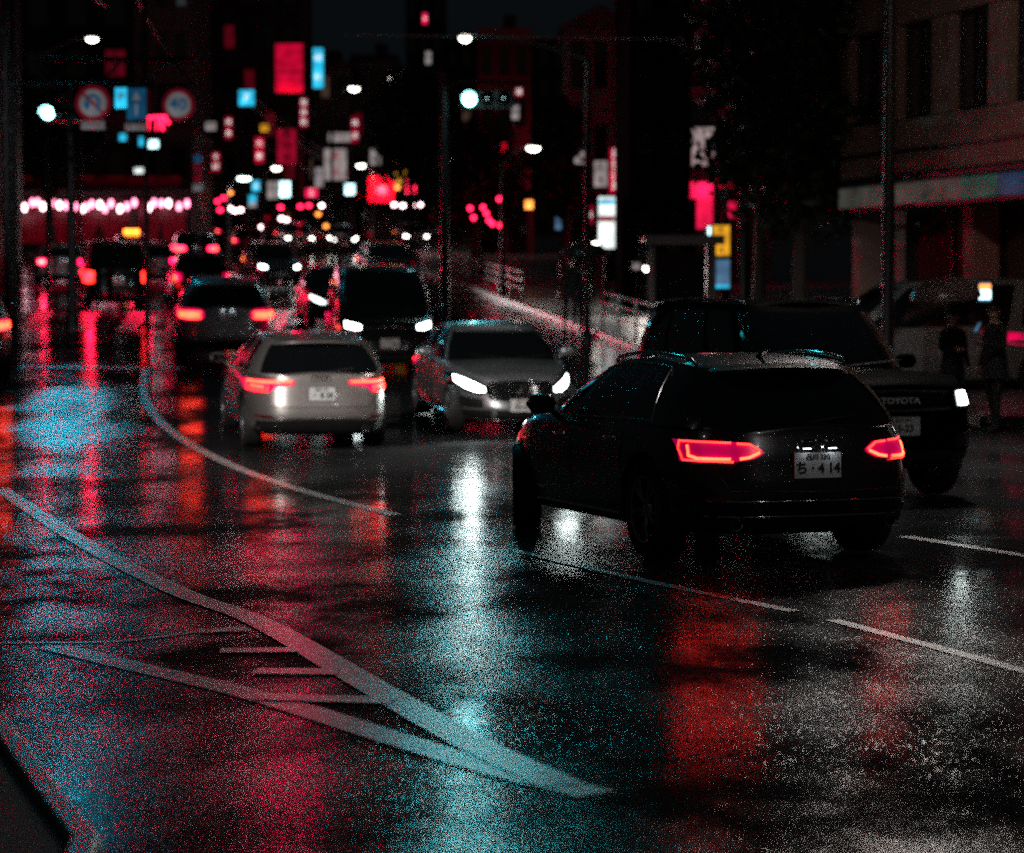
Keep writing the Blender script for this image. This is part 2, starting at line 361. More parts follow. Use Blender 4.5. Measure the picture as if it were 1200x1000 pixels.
class Shell:
    def __init__(s, sp):
        s.__dict__.update(sp)
    def zt(s, y): return lerp_tab(s.deck, y)
    def hw(s, t): return s.W / 2 * lerp_tab(s.wtab, t)
    def rear(s, x, z):
        y = -s.L / 2
        for _ in range(3):
            t = min(1, max(0, (z - s.z0) / (s.zt(y) - s.z0)))
            q = min(0.9999, abs(x) / s.hw(t))
            y = -(s.L / 2 - lerp_tab(s.rtab, t)) * (1 - q ** s.nr) ** (1 / s.nr)
        return Vector((x, y, z))
    def front(s, x, z):
        y = s.L / 2 - 0.1
        for _ in range(6):
            t = min(1, max(0, (z - s.z0) / (s.zt(y) - s.z0)))
            q = min(0.9999, abs(x) / s.hw(t))
            y2 = (s.L / 2 - lerp_tab(s.ftab, t)) * (1 - q ** s.nf) ** (1 / s.nf)
            y = (y + y2) / 2
        return Vector((x, y, z))
    def side(s, y, z, sg):
        t = min(1, max(0, (z - s.z0) / (s.zt(y) - s.z0)))
        n = s.nr if y < 0 else s.nf
        l = s.L / 2 - lerp_tab(s.rtab if y < 0 else s.ftab, t)
        return Vector((sg * s.hw(t) * (1 - min(.9999, abs(y) / l) ** n) ** (1 / n), y, z))
    def P(s, th, t):
        c, si = math.cos(th), math.sin(th)
        n = s.nr if si < 0 else s.nf
        l = s.L / 2 - lerp_tab(s.rtab if si < 0 else s.ftab, t)
        x = s.hw(t) * sgnpow(c, 2 / n); y = l * sgnpow(si, 2 / n)
        return Vector((x, y, s.z0 + (s.zt(y) - s.z0) * t))
    def G(s, th, t):
        c, si = math.cos(th), math.sin(th); h = s.gh; n = h.get('n', 6.5)
        e = t ** 1.0
        yr = h['br'] + (h['tr'] - h['br']) * (t ** 1.25); yf = h['bf'] + (h['tf'] - h['bf']) * (t ** 1.15)
        w = h['wb'] + (h['wt'] - h['wb']) * t + 0.035 * math.sin(PI * t)
        x = w * sgnpow(c, 2 / n); y = (yr + yf) / 2 + (yf - yr) / 2 * sgnpow(si, 2 / n)
        ym = (h['tr'] + h['tf']) / 2
        yt = ym + (h['tf'] - h['tr']) / 2 * sgnpow(si, 2 / n)
        ztop = s.H - h['crown'] - h.get('dome', 0.06) * ((yt - ym) / ((h['tf'] - h['tr']) / 2)) ** 2
        zb = s.zt(y) - 0.02
        return Vector((x, y, zb + (ztop - zb) * e))

def thetas(fn, n):
    d = [-PI / 2 + PI * k / 4000 for k in range(4001)]
    pts = [fn(a) for a in d]; acc = [0.0]
    for a, b in zip(pts, pts[1:]): acc.append(acc[-1] + (b - a).length)
    out = []; j = 0
    for k in range(n + 1):
        want = acc[-1] * k / n
        while j < 4000 and acc[j] < want: j += 1
        out.append(d[j])
    return out

def band(fn, st, off, rows=4, thick=0.03, m=0, mb=None, dirn=-1):
    mb = mb or MB(); g_ = []
    for x, z0, z1 in st:
        col = [fn(x, z0) + Vector((0, -dirn * thick, 0))]
        for r in range(rows + 1):
            z = z0 + (z1 - z0) * r / rows
            p = fn(x, z); p.y += dirn * off; p.x *= 1 + off * 0.6; col.append(p)
        col.append(fn(x, z1) + Vector((0, -dirn * thick, 0))); g_.append(col)
    mb.grid(g_, m); return mb
def dense(st, k=5):
    out = []
    for a, b in zip(st, st[1:]):
        for q in range(k): out.append(tuple(a[i] + (b[i] - a[i]) * q / k for i in range(len(a))))
    return out + [tuple(st[-1])]
def line(fn, pts, r, off, mb=None, m=0, dirn=-1, n=6):
    mb = mb or MB(); ps = []
    for x, z in dense(pts, 6):
        p = fn(x, z); p.y += dirn * off; p.x *= 1 + off * 0.5; ps.append(p)
    mb.tube(ps, r, n=n, m=m); return mb

def wheel_mesh(r, w, spokes):
    t = MB(); hw = w / 2
    t.lathe([(r * .68, -hw * .8), (r * .80, -hw), (r * .93, -hw * .98), (r * .985, -hw * .8), (r, -hw * .4), (r * .995, 0), (r, hw * .4), (r * .985, hw * .8), (r * .93, hw * .98), (r * .80, hw), (r * .68, hw * .8), (r * .66, 0), (r * .68, -hw * .8)], 'X', 40)
    tm = t.mesh('wheel', M['tyre'], 40)
    q = MB(); q.lathe([(r * .70, hw * .86), (r * .66, hw * .9), (r * .62, hw * .6), (r * .60, -hw * .5), (0.02, -hw * .5)], 'X', 40, m=1)
    q.lathe([(r * .70, hw * .86), (r * .69, hw * .95), (r * .645, hw * .9), (r * .64, hw * .7)], 'X', 40)
    q.lathe([(.001, hw * .75), (.06, hw * .75), (.075, hw * .6), (.075, hw * .3)], 'X', 20)
    for k in range(spokes):
        for d in (-.13, .13):
            a = 2 * PI * k / spokes + d
            b = 2 * PI * k / spokes + d * 1.5
            p0 = Vector((hw * .62, math.cos(a) * .05, math.sin(a) * .05)); p1 = Vector((hw * .74, math.cos(b) * r * .66, math.sin(b) * r * .66))
            q.tube([p0, (p0 + p1) / 2 + Vector((.012, 0, 0)), p1], .016, n=6, r2=.012)
    rm = q.mesh('rim', [M['rim'], M['trim']], 40)
    return tm, rm

def make_car(name, sp, label, cat='car', pmat='black_paint', detail=1, group=None):
    S = Shell(sp); N = 44 if detail else 28; K = 12 if detail else 8
    root = thing(name, label, cat, group=group)
    pm = M[pmat]
    # ---- lower shell
    th = thetas(lambda a: S.P(a, .6), N)
    ths = th + [PI - a for a in th[1:-1]][::-1]
    ts = [0, .03, .08] + [.08 + .92 * k / K for k in range(1, K)] + [.97, 1.0]
    b = MB()
    b_rows = [[S.P(a, t) for a in ths] + [S.P(ths[0], t)] for t in ts]
    i0 = len(b.v); b.grid(b_rows, 0)
    top, bot = [], []
    for a in th:
        p = S.P(a, 1.0); q = S.P(a, 0.0)
        top.append([Vector((p.x * u / 4, p.y, p.z + S.crown * (1 - (u / 4) ** 2) * min(1, abs(p.x) / .5))) for u in range(-4, 5)])
        bot.append([Vector((q.x * u / 4, q.y, q.z)) for u in range(-4, 5)])
    b.grid(top, 0); b.grid(bot, 1)
    ncol = len(ths)
    for r in range(len(ts) - 1):
        if ts[r] < S.trim_t - .001:
            for c in range(ncol): b.m[r * ncol + c] = 1
    me = b.mesh('body', [pm, M['trim']])
    body = bpy.data.objects.new('body', me); C.objects.link(body)
    # ---- wheel arches cut out of the shell
    cut = MB(); cw = .36
    for yw in S.axles:
        for sg in (-1, 1):
            xo = S.W / 2 + .1; cut.lathe([(S.arch, sg * xo), (S.arch, sg * (S.W / 2 - cw))], 'X', 40, c=(0, yw, S.wr + .02), close=True)
    cme = cut.mesh('cut', M['trim']); co = bpy.data.objects.new('cut', cme); C.objects.link(co)
    md = body.modifiers.new('b', 'BOOLEAN'); md.object = co; md.operation = 'DIFFERENCE'; md.solver = 'EXACT'
    dg = bpy.context.evaluated_depsgraph_get(); me2 = bpy.data.meshes.new_from_object(body.evaluated_get(dg))
    body.modifiers.clear(); bpy.data.objects.remove(co)
    body.data = me2; me2.name = 'body'
    # ---- cabin
    gN = 46 if detail else 26; gK = 9
    gth = thetas(lambda a: S.G(a, .35), gN); gths = gth + [PI - a for a in gth[1:-1]][::-1]; nc = len(gths)
    gts = [0, .07] + [.07 + .83 * k / gK for k in range(1, gK + 1)] + [.95, .985, 1.0]
    rows = [[S.G(a, t) for a in gths] + [S.G(gths[0], t)] for t in gts]
    cab = MB(); wind, rearw = MB(), MB(); sidew = {}
    h = S.gh
    for r in range(len(gts) - 1):
        for c in range(nc):
            q = (rows[r][c], rows[r][c + 1], rows[r + 1][c + 1], rows[r + 1][c])
            dst = cab
            if .06 < gts[r] and gts[r + 1] < .91:
                a = (gths[c] + (gths[c + 1] if c + 1 < nc else gths[0] + (2 * PI))) / 2 if c + 1 < nc else gths[c]
                mid = S.G(gths[c], .4); mid2 = S.G(gths[(c + 1) % nc], .4); mm = (mid + mid2) / 2
                w4 = abs(S.G(0, .4).x)
                if mm.y > h['bf'] - (h['bf'] - h['tf']) - .25 and abs(mm.x) < .90 * w4 and mm.y > 0: dst = wind
                elif mm.y < h['tr'] + .15 and abs(mm.x) < h.get('rw', .86) * w4 and mm.y < 0: dst = rearw
                elif abs(mm.x) > .955 * w4:
                    for wi, (y0, y1) in enumerate(h['win']):
                        if y0 < mm.y < y1: dst = sidew.setdefault((wi, mm.x > 0), MB())
            dst.quad(*q)
    tops = []
    for a in gth:
        p = S.G(a, 1.0); tops.append([Vector((p.x * u / 5, p.y, p.z + h['crown'] * (1 - (abs(u) / 5) ** 2.4) * min(1, abs(p.x) / .4))) for u in range(-5, 6)])
    cab.grid(tops)
    cm = cab.mesh('cab', [pm, M['trim']])
    # cabin joins the shell as one body mesh
    bm = bmesh.new(); bm.from_mesh(me2); bm.from_mesh(cm); bm.to_mesh(me2); bm.free()
    me2.polygons.foreach_set('use_smooth', [True] * len(me2.polygons)); me2.set_sharp_from_angle(angle=R(38))
    body.parent = root
    wind.build('windscreen', M['glass'], root, 60); rearw.build('rear_window', M['glass'], root, 60)
    for (wi, rt), mb in sidew.items(): mb.build('side_window', M['glass'], root, 60)
    # underside so that no light leaks through
    # ---- wheels
    tm, rm = wheel_mesh(S.wr, .225, 5)
    for yi, yw in enumerate(S.axles):
        for sg in (-1, 1):
            w = bpy.data.objects.new('wheel', tm); C.objects.link(w); w.parent = root; w.location = (sg * (S.W / 2 - .135), yw, S.wr)
            st = sp.get('steer', 0) if yi == 1 else 0
            w.rotation_euler = (random.uniform(0, 1), 0, (PI if sg < 0 else 0) + st)
            q = bpy.data.objects.new('rim', rm); C.objects.link(q); q.parent = w
    # ---- mirrors
    for sg in (-1, 1):
        mb = MB(); ym = h['bf'] - .62 if 'ym' not in h else h['ym']; xb = S.side(ym, S.zt(ym) - .03, sg)
        c = Vector((sg * (S.W / 2 + .11), ym, S.zt(ym) + .09)); rws = []
        for k in range(7):
            u = -1 + 2 * k / 6; rr = math.sqrt(max(0.02, 1 - u ** 4)); rws.append([c + Vector((sg * u * .115, math.cos(a) * .055 * rr, math.sin(a) * .072 * rr)) for a in [2 * PI * q / 12 for q in range(13)]])
        mb.grid(rws); mb.tube([xb, c + Vector((-sg * .08, 0, -.05))], .022)
        mo = mb.build('wing_mirror', pm, root, 50)
        gl = MB(); gl.box(c + Vector((0, -.056, 0)), (.17, .006, .10)); gl.build('mirror_glass', M['glass'], mo)
    # ---- door seams and handles
    for sg in (-1, 1):
        for yd in S.doors:
            mb = MB(); pts = [S.side(yd + k * .01 - .03, S.z0 + .08 + (S.zt(yd) - S.z0 - .1) * k / 8, sg) * 1.0 + Vector((sg * .001, 0, 0)) for k in range(9)]
            mb.tube(pts, .004, n=4); 
            if detail: mb.build('door_seam', M['trim'], root)
        for yd in S.handles:
            z = S.zt(yd) - .13; p = S.side(yd, z, sg); mb = MB()
            mb.tube([p + Vector((0, -.10, 0)), p + Vector((sg * .028, -.08, 0)), p + Vector((sg * .032, .0, .004)), p + Vector((sg * .028, .08, 0)), p + Vector((0, .10, 0))], .012, n=6)
            if detail: mb.build('door_handle', pm if not S.chromeline else M['chrome'], root, 60)
        if S.chromeline and detail:
            # bright strip along the foot of the side glass, and over it
            mb = MB(); idx = [i for i in range(len(gth)) if min(w[0] for w in h['win']) - .02 < S.G(gth[i], .4).y < max(w[1] for w in h['win']) + .02]
            lo = [S.G(gth[i], .06) for i in idx]; up = [S.G(gth[i], .92) for i in idx]
            f = lambda p: Vector((sg * abs(p.x) + sg * .004, p.y, p.z))
            mb.tube([f(p) for p in lo], .007, n=5); mb.tube([f(p) for p in up], .006, n=5)
            mb.tube([f(S.G(gth[idx[0]], .06 + .86 * k / 6)) for k in range(7)], .006, n=5)
            mb.build('window_trim', M['chrome'], root, 60)
        if S.rails and detail:
            mb = MB(); ps = [S.G(a, .985) for a in gth]; ps = [p for p in ps if h['tr'] + .12 < p.y < h['tf'] - .05]
            mb.tube([Vector((sg * (abs(p.x) - .03), p.y, p.z + (.012 if k in (0, len(ps) - 1) else .045))) for k, p in enumerate(ps)], .014, n=6)
            mb.build('roof_rail', M['chrome'] if S.chromeline else M['trim'], root, 60)
        mb = MB(); ps = [S.side(S.axles[0] + .42 + (S.axles[1] - S.axles[0] - .84) * k / 10, S.z0 + .07, sg) + Vector((sg * .006, 0, 0)) for k in range(11)]
        mb.tube(ps, .012, n=5); mb.build('sill_trim', M['chrome'] if S.chromeline else M['trim'], root, 60)
    # ---- rear
    fr = S.rear; ta = S.tail
    for sg in (-1, 1):
        lens = MB(); band(fr, dense([(sg * x, a, c) for x, a, c in ta['lens']]), .006, m=0, mb=lens)
        lo = lens.build('tail_light', ta.get('lens_mat') or M['lens_red'], root, 40)
        for k, (mt, r, pts) in enumerate(ta['bars']):
            bar = line(fr, [(sg * x, z) for x, z in pts], r, .012)
            bar.build('light_bar', ta.get('mats', {}).get(mt) or M[mt], lo, 60)
    for nm, fn, dr, zpl, txt in (('number_plate', fr, -1, S.plate_r, S.text_r), ('number_plate', S.front, 1, S.plate_f, S.text_f)):
        p = fn(0, zpl); mb = MB(); y = p.y + dr * .022
        mb.box((0, y, zpl), (.33, .012, .165), m=0)
        mx = Matrix.Translation((0, y + dr * .0065, zpl)) @ (FACE if dr < 0 else Matrix.Rotation(PI, 4, 'Z') @ FACE)
        if txt:
            text_into(mb, txt[0], .045, 1, mx @ Matrix.Translation((0, .052, 0)), 1.0, .001)
            text_into(mb, txt[1], .088, 1, mx @ Matrix.Translation((0.0, -.022, 0)), 1.0, .003)
        mb.box((0, y - dr * .012, zpl), (.345, .02, .18), m=2)
        po = mb.build(nm, [M['plate'], M['plate_ink'], M['trim']], root)
        if dr < 0 and S.platelamp:
            for k in (-.09, .09):
                q = MB(); q.box((k, y - .035, zpl + .110), (.05, .02, .006)); q.build('plate_lamp', M['plate_lamp'], po)
    # bumper trim, diffuser, tail pipes
    w2 = S.W / 2
    mb = MB(); band(fr, dense([(-w2 * .86, S.z0 + .02, S.z0 + .17), (-w2 * .4, S.z0 + .0, S.z0 + .19), (w2 * .4, S.z0, S.z0 + .19), (w2 * .86, S.z0 + .02, S.z0 + .17)]), .008, mb=mb)
    mb.build('rear_diffuser', M['trim'], root, 40)
    for zz in S.rlines:
        mb = line(fr, [(-w2 * .80, zz), (0, zz - .004), (w2 * .80, zz)], .006, .008); mb.build('bumper_strip', M['chrome'] if S.chromeline else M['trim'], root, 60)
    for sg in (-1, 1):
        p = fr(sg * .55, S.z0 + .07); mb = MB(); mb.lathe([(.034, -.05), (.042, -.055), (.044, .05), (.034, .04)], 'Y', 16, c=p + Vector((0, .02, 0)))
        if detail: mb.build('exhaust_pipe', M['chrome'], root, 40)
        rf = MB(); band(fr, dense([(sg * w2 * .66, S.z0 + .22, S.z0 + .245), (sg * w2 * .88, S.z0 + .22, S.z0 + .245)]), .008, rows=1, mb=rf); rf.build('reflector', M['reflector'], root, 40)
    # tailgate seam
    zt_ = ta['lens'][0][1] - .03
    mb = line(fr, [(-w2 * .72, zt_ - .12), (-w2 * .66, S.plate_r - .16), (0, S.plate_r - .17), (w2 * .66, S.plate_r - .16), (w2 * .72, zt_ - .12)], .0035, .001, n=4); mb.build('tailgate_seam', M['trim'], root)
    if S.badge_r == 'rings':
        mb = MB(); zc = S.badge_z; yb = fr(0, zc).y - .008
        for k in range(4):
            mb.lathe([(.034, -.004), (.041, -.004), (.041, .004), (.034, .004), (.034, -.004)], 'Y', 20, c=((k - 1.5) * .058, yb, zc))
        mb.build('ring_badge', M['chrome'], root, 40)
    elif S.badge_r:
        mb = MB(); zc = S.badge_z; mb.lathe([(.03, -.004), (.045, -.006), (.05, .004)], 'Y', 20, c=(0, fr(0, zc).y - .01, zc), close=True); mb.build('round_badge', M['chrome'], root, 40)
    if S.spoiler:
        mb = MB(); rowz = []
        ztop = S.H - h['crown'] - h.get('dome', .06)
        for u in range(-8, 9):
            x = u / 8 * h['wt'] * .93; e = 1 - abs(u / 8) ** 4
            y0 = h['tr'] + .06 + .05 * (1 - e); z1 = ztop + h['crown'] * (1 - abs(u / 8) ** 2.4) + .006
            rowz.append([Vector((x, y0 + .1, z1 - .01)), Vector((x, y0, z1 + .004)), Vector((x, y0 - .20 * e - .02, z1 - .025)), Vector((x, y0 - .20 * e - .02, z1 - .05)), Vector((x, y0 - .02, z1 - .07))])
        mb.grid(rowz); mb.build('roof_spoiler', pm, root, 50)
    if detail:
        mb = MB(); p0 = S.G(-PI / 2, .1); p0.y -= .012; mb.tube([p0, p0 + Vector((.22, .01, .03)), p0 + Vector((.42, .06, .05))], .009, n=5); mb.build('rear_wiper', M['trim'], root)
        mb = MB(); z = S.H - .01; mb.grid([[Vector((dx * (1 - k / 5) , h['tr'] + .35 - k * .04, z - .02 + .06 * (k / 5)))for dx in (-.025, 0, .025)] for k in range(6)]); mb.tube([(0, h['tr'] + .36, z - .01), (0, h['tr'] + .2, z + .05)], .012, r2=.004); mb.build('antenna_fin', pm, root)
    # ---- front
    ff = S.front; he = S.headl
    for sg in (-1, 1):
        hb = MB(); band(ff, dense([(sg * x, a, c) for x, a, c in he['lens']]), .005, mb=hb, dirn=1)
        ho = hb.build('headlight', M['gloss_black'] if he['lit'] else M['glass'], root, 40)
        core = MB(); band(ff, dense([(sg * x, a, c) for x, a, c in he['core']]), .014, mb=core, dirn=1)
        core.build('lamp', M[he['mat']] if he['lit'] else M['rim'], ho, 40)
    gr = S.grille; gm = MB(); band(ff, dense(gr), .004, mb=gm, dirn=1)
    go = gm.build('grille', M['gloss_black'], root, 40)
    gm = MB()
    z0_, z1_ = gr[len(gr) // 2][1], gr[len(gr) // 2][2]
    for k in range(1, 5):
        z = z0_ + (z1_ - z0_) * k / 5; xx = max(abs(a[0]) for a in gr) * .92
        line(ff, [(-xx, z), (0, z), (xx, z)], .006, .010, mb=gm, dirn=1)
    gm.build('grille_bars', M['dark_metal'] if not S.chromeline else M['chrome'], go, 60)
    gm = MB(); line(ff, [(a[0], a[1]) for a in gr], .010, .008, mb=gm, dirn=1); line(ff, [(a[0], a[2]) for a in gr], .010, .008, mb=gm, dirn=1); gm.build('grille_surround', M['chrome'], go, 60)
    mb = MB(); band(ff, dense([(-w2 * .8, S.z0 + .05, S.z0 + .15), (-w2 * .5, S.z0 + .04, S.z0 + .16), (w2 * .5, S.z0 + .04, S.z0 + .16), (w2 * .8, S.z0 + .05, S.z0 + .15)]), .006, mb=mb, dirn=1); mb.build('lower_intake', M['trim'], root, 40)
    for sg in (-1, 1):
        mb = MB(); band(ff, dense([(sg * w2 * .56, S.z0 + .19, S.z0 + .30), (sg * w2 * .88, S.z0 + .17, S.z0 + .34)]), .006, mb=mb, dirn=1); mb.build('side_intake', M['trim'], root, 40)
    mb = line(ff, [(-w2 * .78, S.z0 + .03), (0, S.z0 + .02), (w2 * .78, S.z0 + .03)], .008, .01, dirn=1); mb.build('bumper_lip', M['chrome'] if S.chromeline else M['trim'], root, 60)
    if S.badge_f == 'star':
        zc = (z0_ + z1_) / 2; y = ff(0, zc).y + .03; mb = MB()
        mb.lathe([(.075, -.006), (.088, -.006), (.088, .006), (.075, .006), (.075, -.006)], 'Y', 28, c=(0, y, zc))
        for k in range(3):
            a = PI / 2 + k * 2 * PI / 3; mb.tube([(0, y, zc), (math.cos(a) * .08, y, zc + math.sin(a) * .08)], .014, r2=.004)
        mb.build('round_badge', M['chrome'], root, 40)
    elif S.badge_f:
        zc = (z0_ + z1_) / 2; mb = MB()
        mx = Matrix.Translation((0, ff(0, zc).y + .018, zc)) @ Matrix.Rotation(PI, 4, 'Z') @ FACE
        text_into(mb, S.badge_f, .075, 0, mx, 1.25, .002, .004); mb.build('front_lettering', M['pale_metal'], root)
    mb = MB()
    for sg in (-1, 1):
        pts = []
        for k in range(6):
            a = PI / 2 - sg * (.02 + k * .0); p = S.G(PI / 2 - .0001, .07); pts.append(Vector((sg * (.05 + .55 * k / 5) - .12, p.y - .01 - .05 * (k / 5) ** 2, p.z + .03 + .05 * (k / 5))))
        mb.tube(pts, .008, n=4)
    if detail: mb.build('front_wiper', M['trim'], root)
    return root, S

W_STD = [(0, .90), (.08, .955), (.25, .985), (.55, 1.0), (.75, .985), (.92, .955), (1, .915)]
R_STD = [(0, .14), (.10, .05), (.28, .0), (.45, .012), (.7, .05), (1, .11)]
F_STD = [(0, .12), (.15, .03), (.40, .0), (.7, .05), (1, .16)]
def base(**k):
    d = dict(z0=.20, crown=.035, nr=5.0, nf=3.6, wtab=W_STD, rtab=R_STD, ftab=F_STD, trim_t=.05, wr=.325, arch=.365, chromeline=False, rails=False,
             rlines=(), spoiler=True, badge_r=None, badge_f=None, badge_z=.8, platelamp=False, text_r=None, text_f=None, doors=(-.95, .05, 1.0), handles=(-.72, .30))
    d.update(k); return d
HEAD = dict(lens=[(.44, .60, .68), (.60, .58, .71), (.74, .60, .735), (.83, .66, .74)], core=[(.50, .62, .66), (.62, .61, .68), (.72, .63, .70)], lit=False, mat='head')
GRILLE = [(-.42, .42, .62), (0, .42, .64), (.42, .42, .62)]

WAGON_A = base(L=4.44, W=1.78, H=1.375, z0=.21, platelamp=True, axles=(-1.30, 1.42), wr=.33, arch=.37, steer=-.32, chromeline=True, rails=True,
    deck=[(-2.12, .88), (-1.8, .915), (-.9, .925), (.3, .91), (.95, .90), (1.4, .85), (1.85, .76), (2.12, .64)],
    gh=dict(br=-1.99, tr=-1.62, tf=.12, bf=.98, wb=.825, wt=.60, crown=.035, dome=.075, win=((-1.38, -.96), (-.87, -.06), (.02, .84))),
    tail=dict(lens=[(.36, .735, .75), (.43, .70, .80), (.54, .685, .81), (.72, .675, .82), (.80, .68, .82)], lens_mat=M['lens_dim'],
              bars=[('led_orange', .010, [(.765, .785), (.77, .72), (.74, .703), (.575, .702)]), ('led_orange', .010, [(.52, .703), (.46, .712), (.39, .742)]),
                    ('led_red', .007, [(.56, .805), (.785, .812), (.797, .76), (.79, .69), (.56, .684)]), ('led_red', .008, [(.525, .80), (.45, .795), (.382, .752)])]),
    plate_r=.655, text_r=('品川 330', 'ち · 4 14'), plate_f=.42, rlines=(.43, .33), badge_r='rings', badge_z=.79, headl=HEAD, grille=GRILLE)
WAGON_B = base(L=4.70, W=1.84, H=1.44, z0=.21, axles=(-1.38, 1.42), wr=.33, arch=.37, chromeline=True, rails=True,
    deck=[(-2.35, .93), (-2.0, .965), (-1, .97), (.4, .945), (1.05, .93), (1.5, .88), (2.0, .79), (2.35, .66)],
    gh=dict(br=-2.20, tr=-1.80, tf=.25, bf=1.12, wb=.86, wt=.62, crown=.035, dome=.06, win=((-1.62, -1.12), (-1.02, -.08), (.0, .96))),
    tail=dict(lens=[(.33, .83, .88), (.58, .80, .885), (.63, .74, .89), (.84, .73, .885), (.89, .76, .87)],
              bars=[('led_orange', .016, [(.36, .862), (.62, .862), (.85, .862)]), ('led_red', .012, [(.86, .85), (.865, .765), (.66, .75), (.655, .82)]), ('brake', .016, [(.83, .81), (.70, .80)])]),
    plate_r=.72, text_r=('品川 301', '・ 8 28'), plate_f=.42, rlines=(.42,), badge_r='rings', badge_z=.91, headl=HEAD, grille=GRILLE)
SUV = base(L=4.65, W=1.90, H=1.63, z0=.27, axles=(-1.38, 1.42), wr=.36, arch=.405, chromeline=True, rails=True,
    deck=[(-2.32, 1.06), (-2.0, 1.09), (-1, 1.09), (.4, 1.06), (1.05, 1.04), (1.5, .99), (2.0, .90), (2.32, .76)],
    gh=dict(br=-2.18, tr=-1.80, tf=.20, bf=1.08, wb=.88, wt=.64, crown=.04, dome=.07, win=((-1.62, -1.12), (-1.02, -.08), (.0, .92))),
    tail=dict(lens=[(.44, .90, 1.0), (.52, .86, 1.05), (.80, .85, 1.06), (.92, .88, 1.04)],
              bars=[('brake', .022, [(.50, .905), (.66, .895), (.88, .91)]), ('brake', .022, [(.50, .985), (.66, .99), (.88, .985)]), ('led_orange', .02, [(.52, .945), (.88, .945)])]),
    plate_r=.93, text_r=('品川 302', '・ 5 16'), plate_f=.48, rlines=(.55, .47), badge_r='rings', badge_z=1.0, platelamp=True,
    headl=dict(lens=[(.46, .70, .80), (.62, .68, .82), (.76, .70, .84), (.86, .76, .84)], core=[(.52, .72, .78), (.64, .71, .79), (.74, .73, .80)], lit=False, mat='head'), grille=[(-.42, .50, .74), (0, .48, .76), (.42, .50, .74)])
SEDAN = base(L=4.70, W=1.81, H=1.44, z0=.20, axles=(-1.40, 1.45), wr=.33, arch=.37, chromeline=True, nf=3.0,
    deck=[(-2.35, .92), (-2.0, .99), (-1, .98), (.4, .95), (1.0, .94), (1.5, .90), (2.0, .81), (2.35, .66)],
    gh=dict(br=-1.75, tr=-.85, tf=.22, bf=1.10, wb=.84, wt=.60, crown=.035, dome=.05, win=((-1.25, -.72), (-.62, .02), (.10, .90))),
    tail=dict(lens=[(.40, .78, .84), (.60, .74, .87), (.84, .73, .86), (.88, .76, .84)], bars=[('led_red', .014, [(.46, .81), (.86, .81)])]),
    plate_r=.78, text_r=('品川 300', '33-63'), plate_f=.43, text_f=('品川 300', '33-63'), badge_r='disc', badge_z=.90, spoiler=False,
    headl=dict(lens=[(.44, .58, .68), (.56, .56, .735), (.70, .60, .79), (.80, .68, .815), (.85, .75, .81)], core=[(.47, .60, .655), (.58, .595, .71), (.70, .64, .765), (.79, .71, .79)], lit=True, mat='head'),
    grille=[(-.44, .55, .70), (-.40, .50, .73), (0, .48, .745), (.40, .50, .73), (.44, .55, .70)], badge_f='star')
VAN = base(L=4.90, W=1.85, H=1.90, z0=.22, axles=(-1.45, 1.50), wr=.34, arch=.38, nf=4.2, crown=.03,
    deck=[(-2.45, 1.08), (-2.2, 1.10), (-1, 1.10), (1.0, 1.08), (1.6, 1.04), (2.1, .98), (2.45, .82)],
    gh=dict(br=-2.36, tr=-2.12, tf=.80, bf=1.80, wb=.86, wt=.70, crown=.03, dome=.05, win=((-2.0, -1.15), (-1.05, -.05), (.05, 1.30)), ym=1.15),
    tail=dict(lens=[(.66, .78, 1.06), (.80, .74, 1.07), (.91, .76, 1.06)], bars=[('brake_red', .02, [(.84, .82), (.85, 1.02)]), ('brake_red', .016, [(.74, .84), (.74, 1.0)])]),
    plate_r=.80, text_r=('品川 500', '・ 2 47'), plate_f=.60, text_f=('品川 300', '・ 1 83'), badge_r='disc', badge_z=1.0, badge_f='', doors=(-1.05, .0, 1.25), handles=(-.85, .30),
    headl=dict(lens=[(.44, .82, .92), (.60, .80, .96), (.78, .82, .99), (.88, .90, .99)], core=[(.50, .84, .91), (.62, .83, .94), (.76, .86, .965)], lit=True, mat='head'),
    grille=[(-.42, .62, .86), (0, .60, .88), (.42, .62, .86)])
OFFROADER = base(L=4.85, W=1.90, H=1.86, z0=.30, axles=(-1.40, 1.45), wr=.39, arch=.44, nf=5.0, nr=6.0, crown=.04, chromeline=False, rails=True,
    deck=[(-2.42, 1.12), (-2.2, 1.14), (-1, 1.15), (.5, 1.15), (1.1, 1.15), (1.6, 1.13), (2.1, 1.08), (2.42, .99)], ftab=[(0, .12), (.15, .02), (.35, .0), (.7, .03), (1, .09)],
    gh=dict(br=-2.30, tr=-2.10, tf=.40, bf=1.05, wb=.88, wt=.72, crown=.03, dome=.045, win=((-2.0, -1.2), (-1.1, -.15), (-.05, .90))),
    tail=dict(lens=[(.74, .80, 1.06), (.90, .80, 1.06)], bars=[('led_red', .014, [(.83, .84), (.83, 1.02)])]),
    plate_r=.85, text_r=('品川 301', '15-23'), plate_f=.685, text_f=('品川 301', '15-23'), badge_r='disc', badge_z=1.0, badge_f='TOYOTA', spoiler=True,
    headl=dict(lens=[(.54, .84, 1.01), (.70, .84, 1.015), (.86, .85, 1.01)], core=[(.60, .865, .99), (.70, .865, .995), (.80, .87, .99)], lit=True, mat='head'),
    grille=[(-.50, .84, .99), (0, .82, 1.0), (.50, .84, .99)])
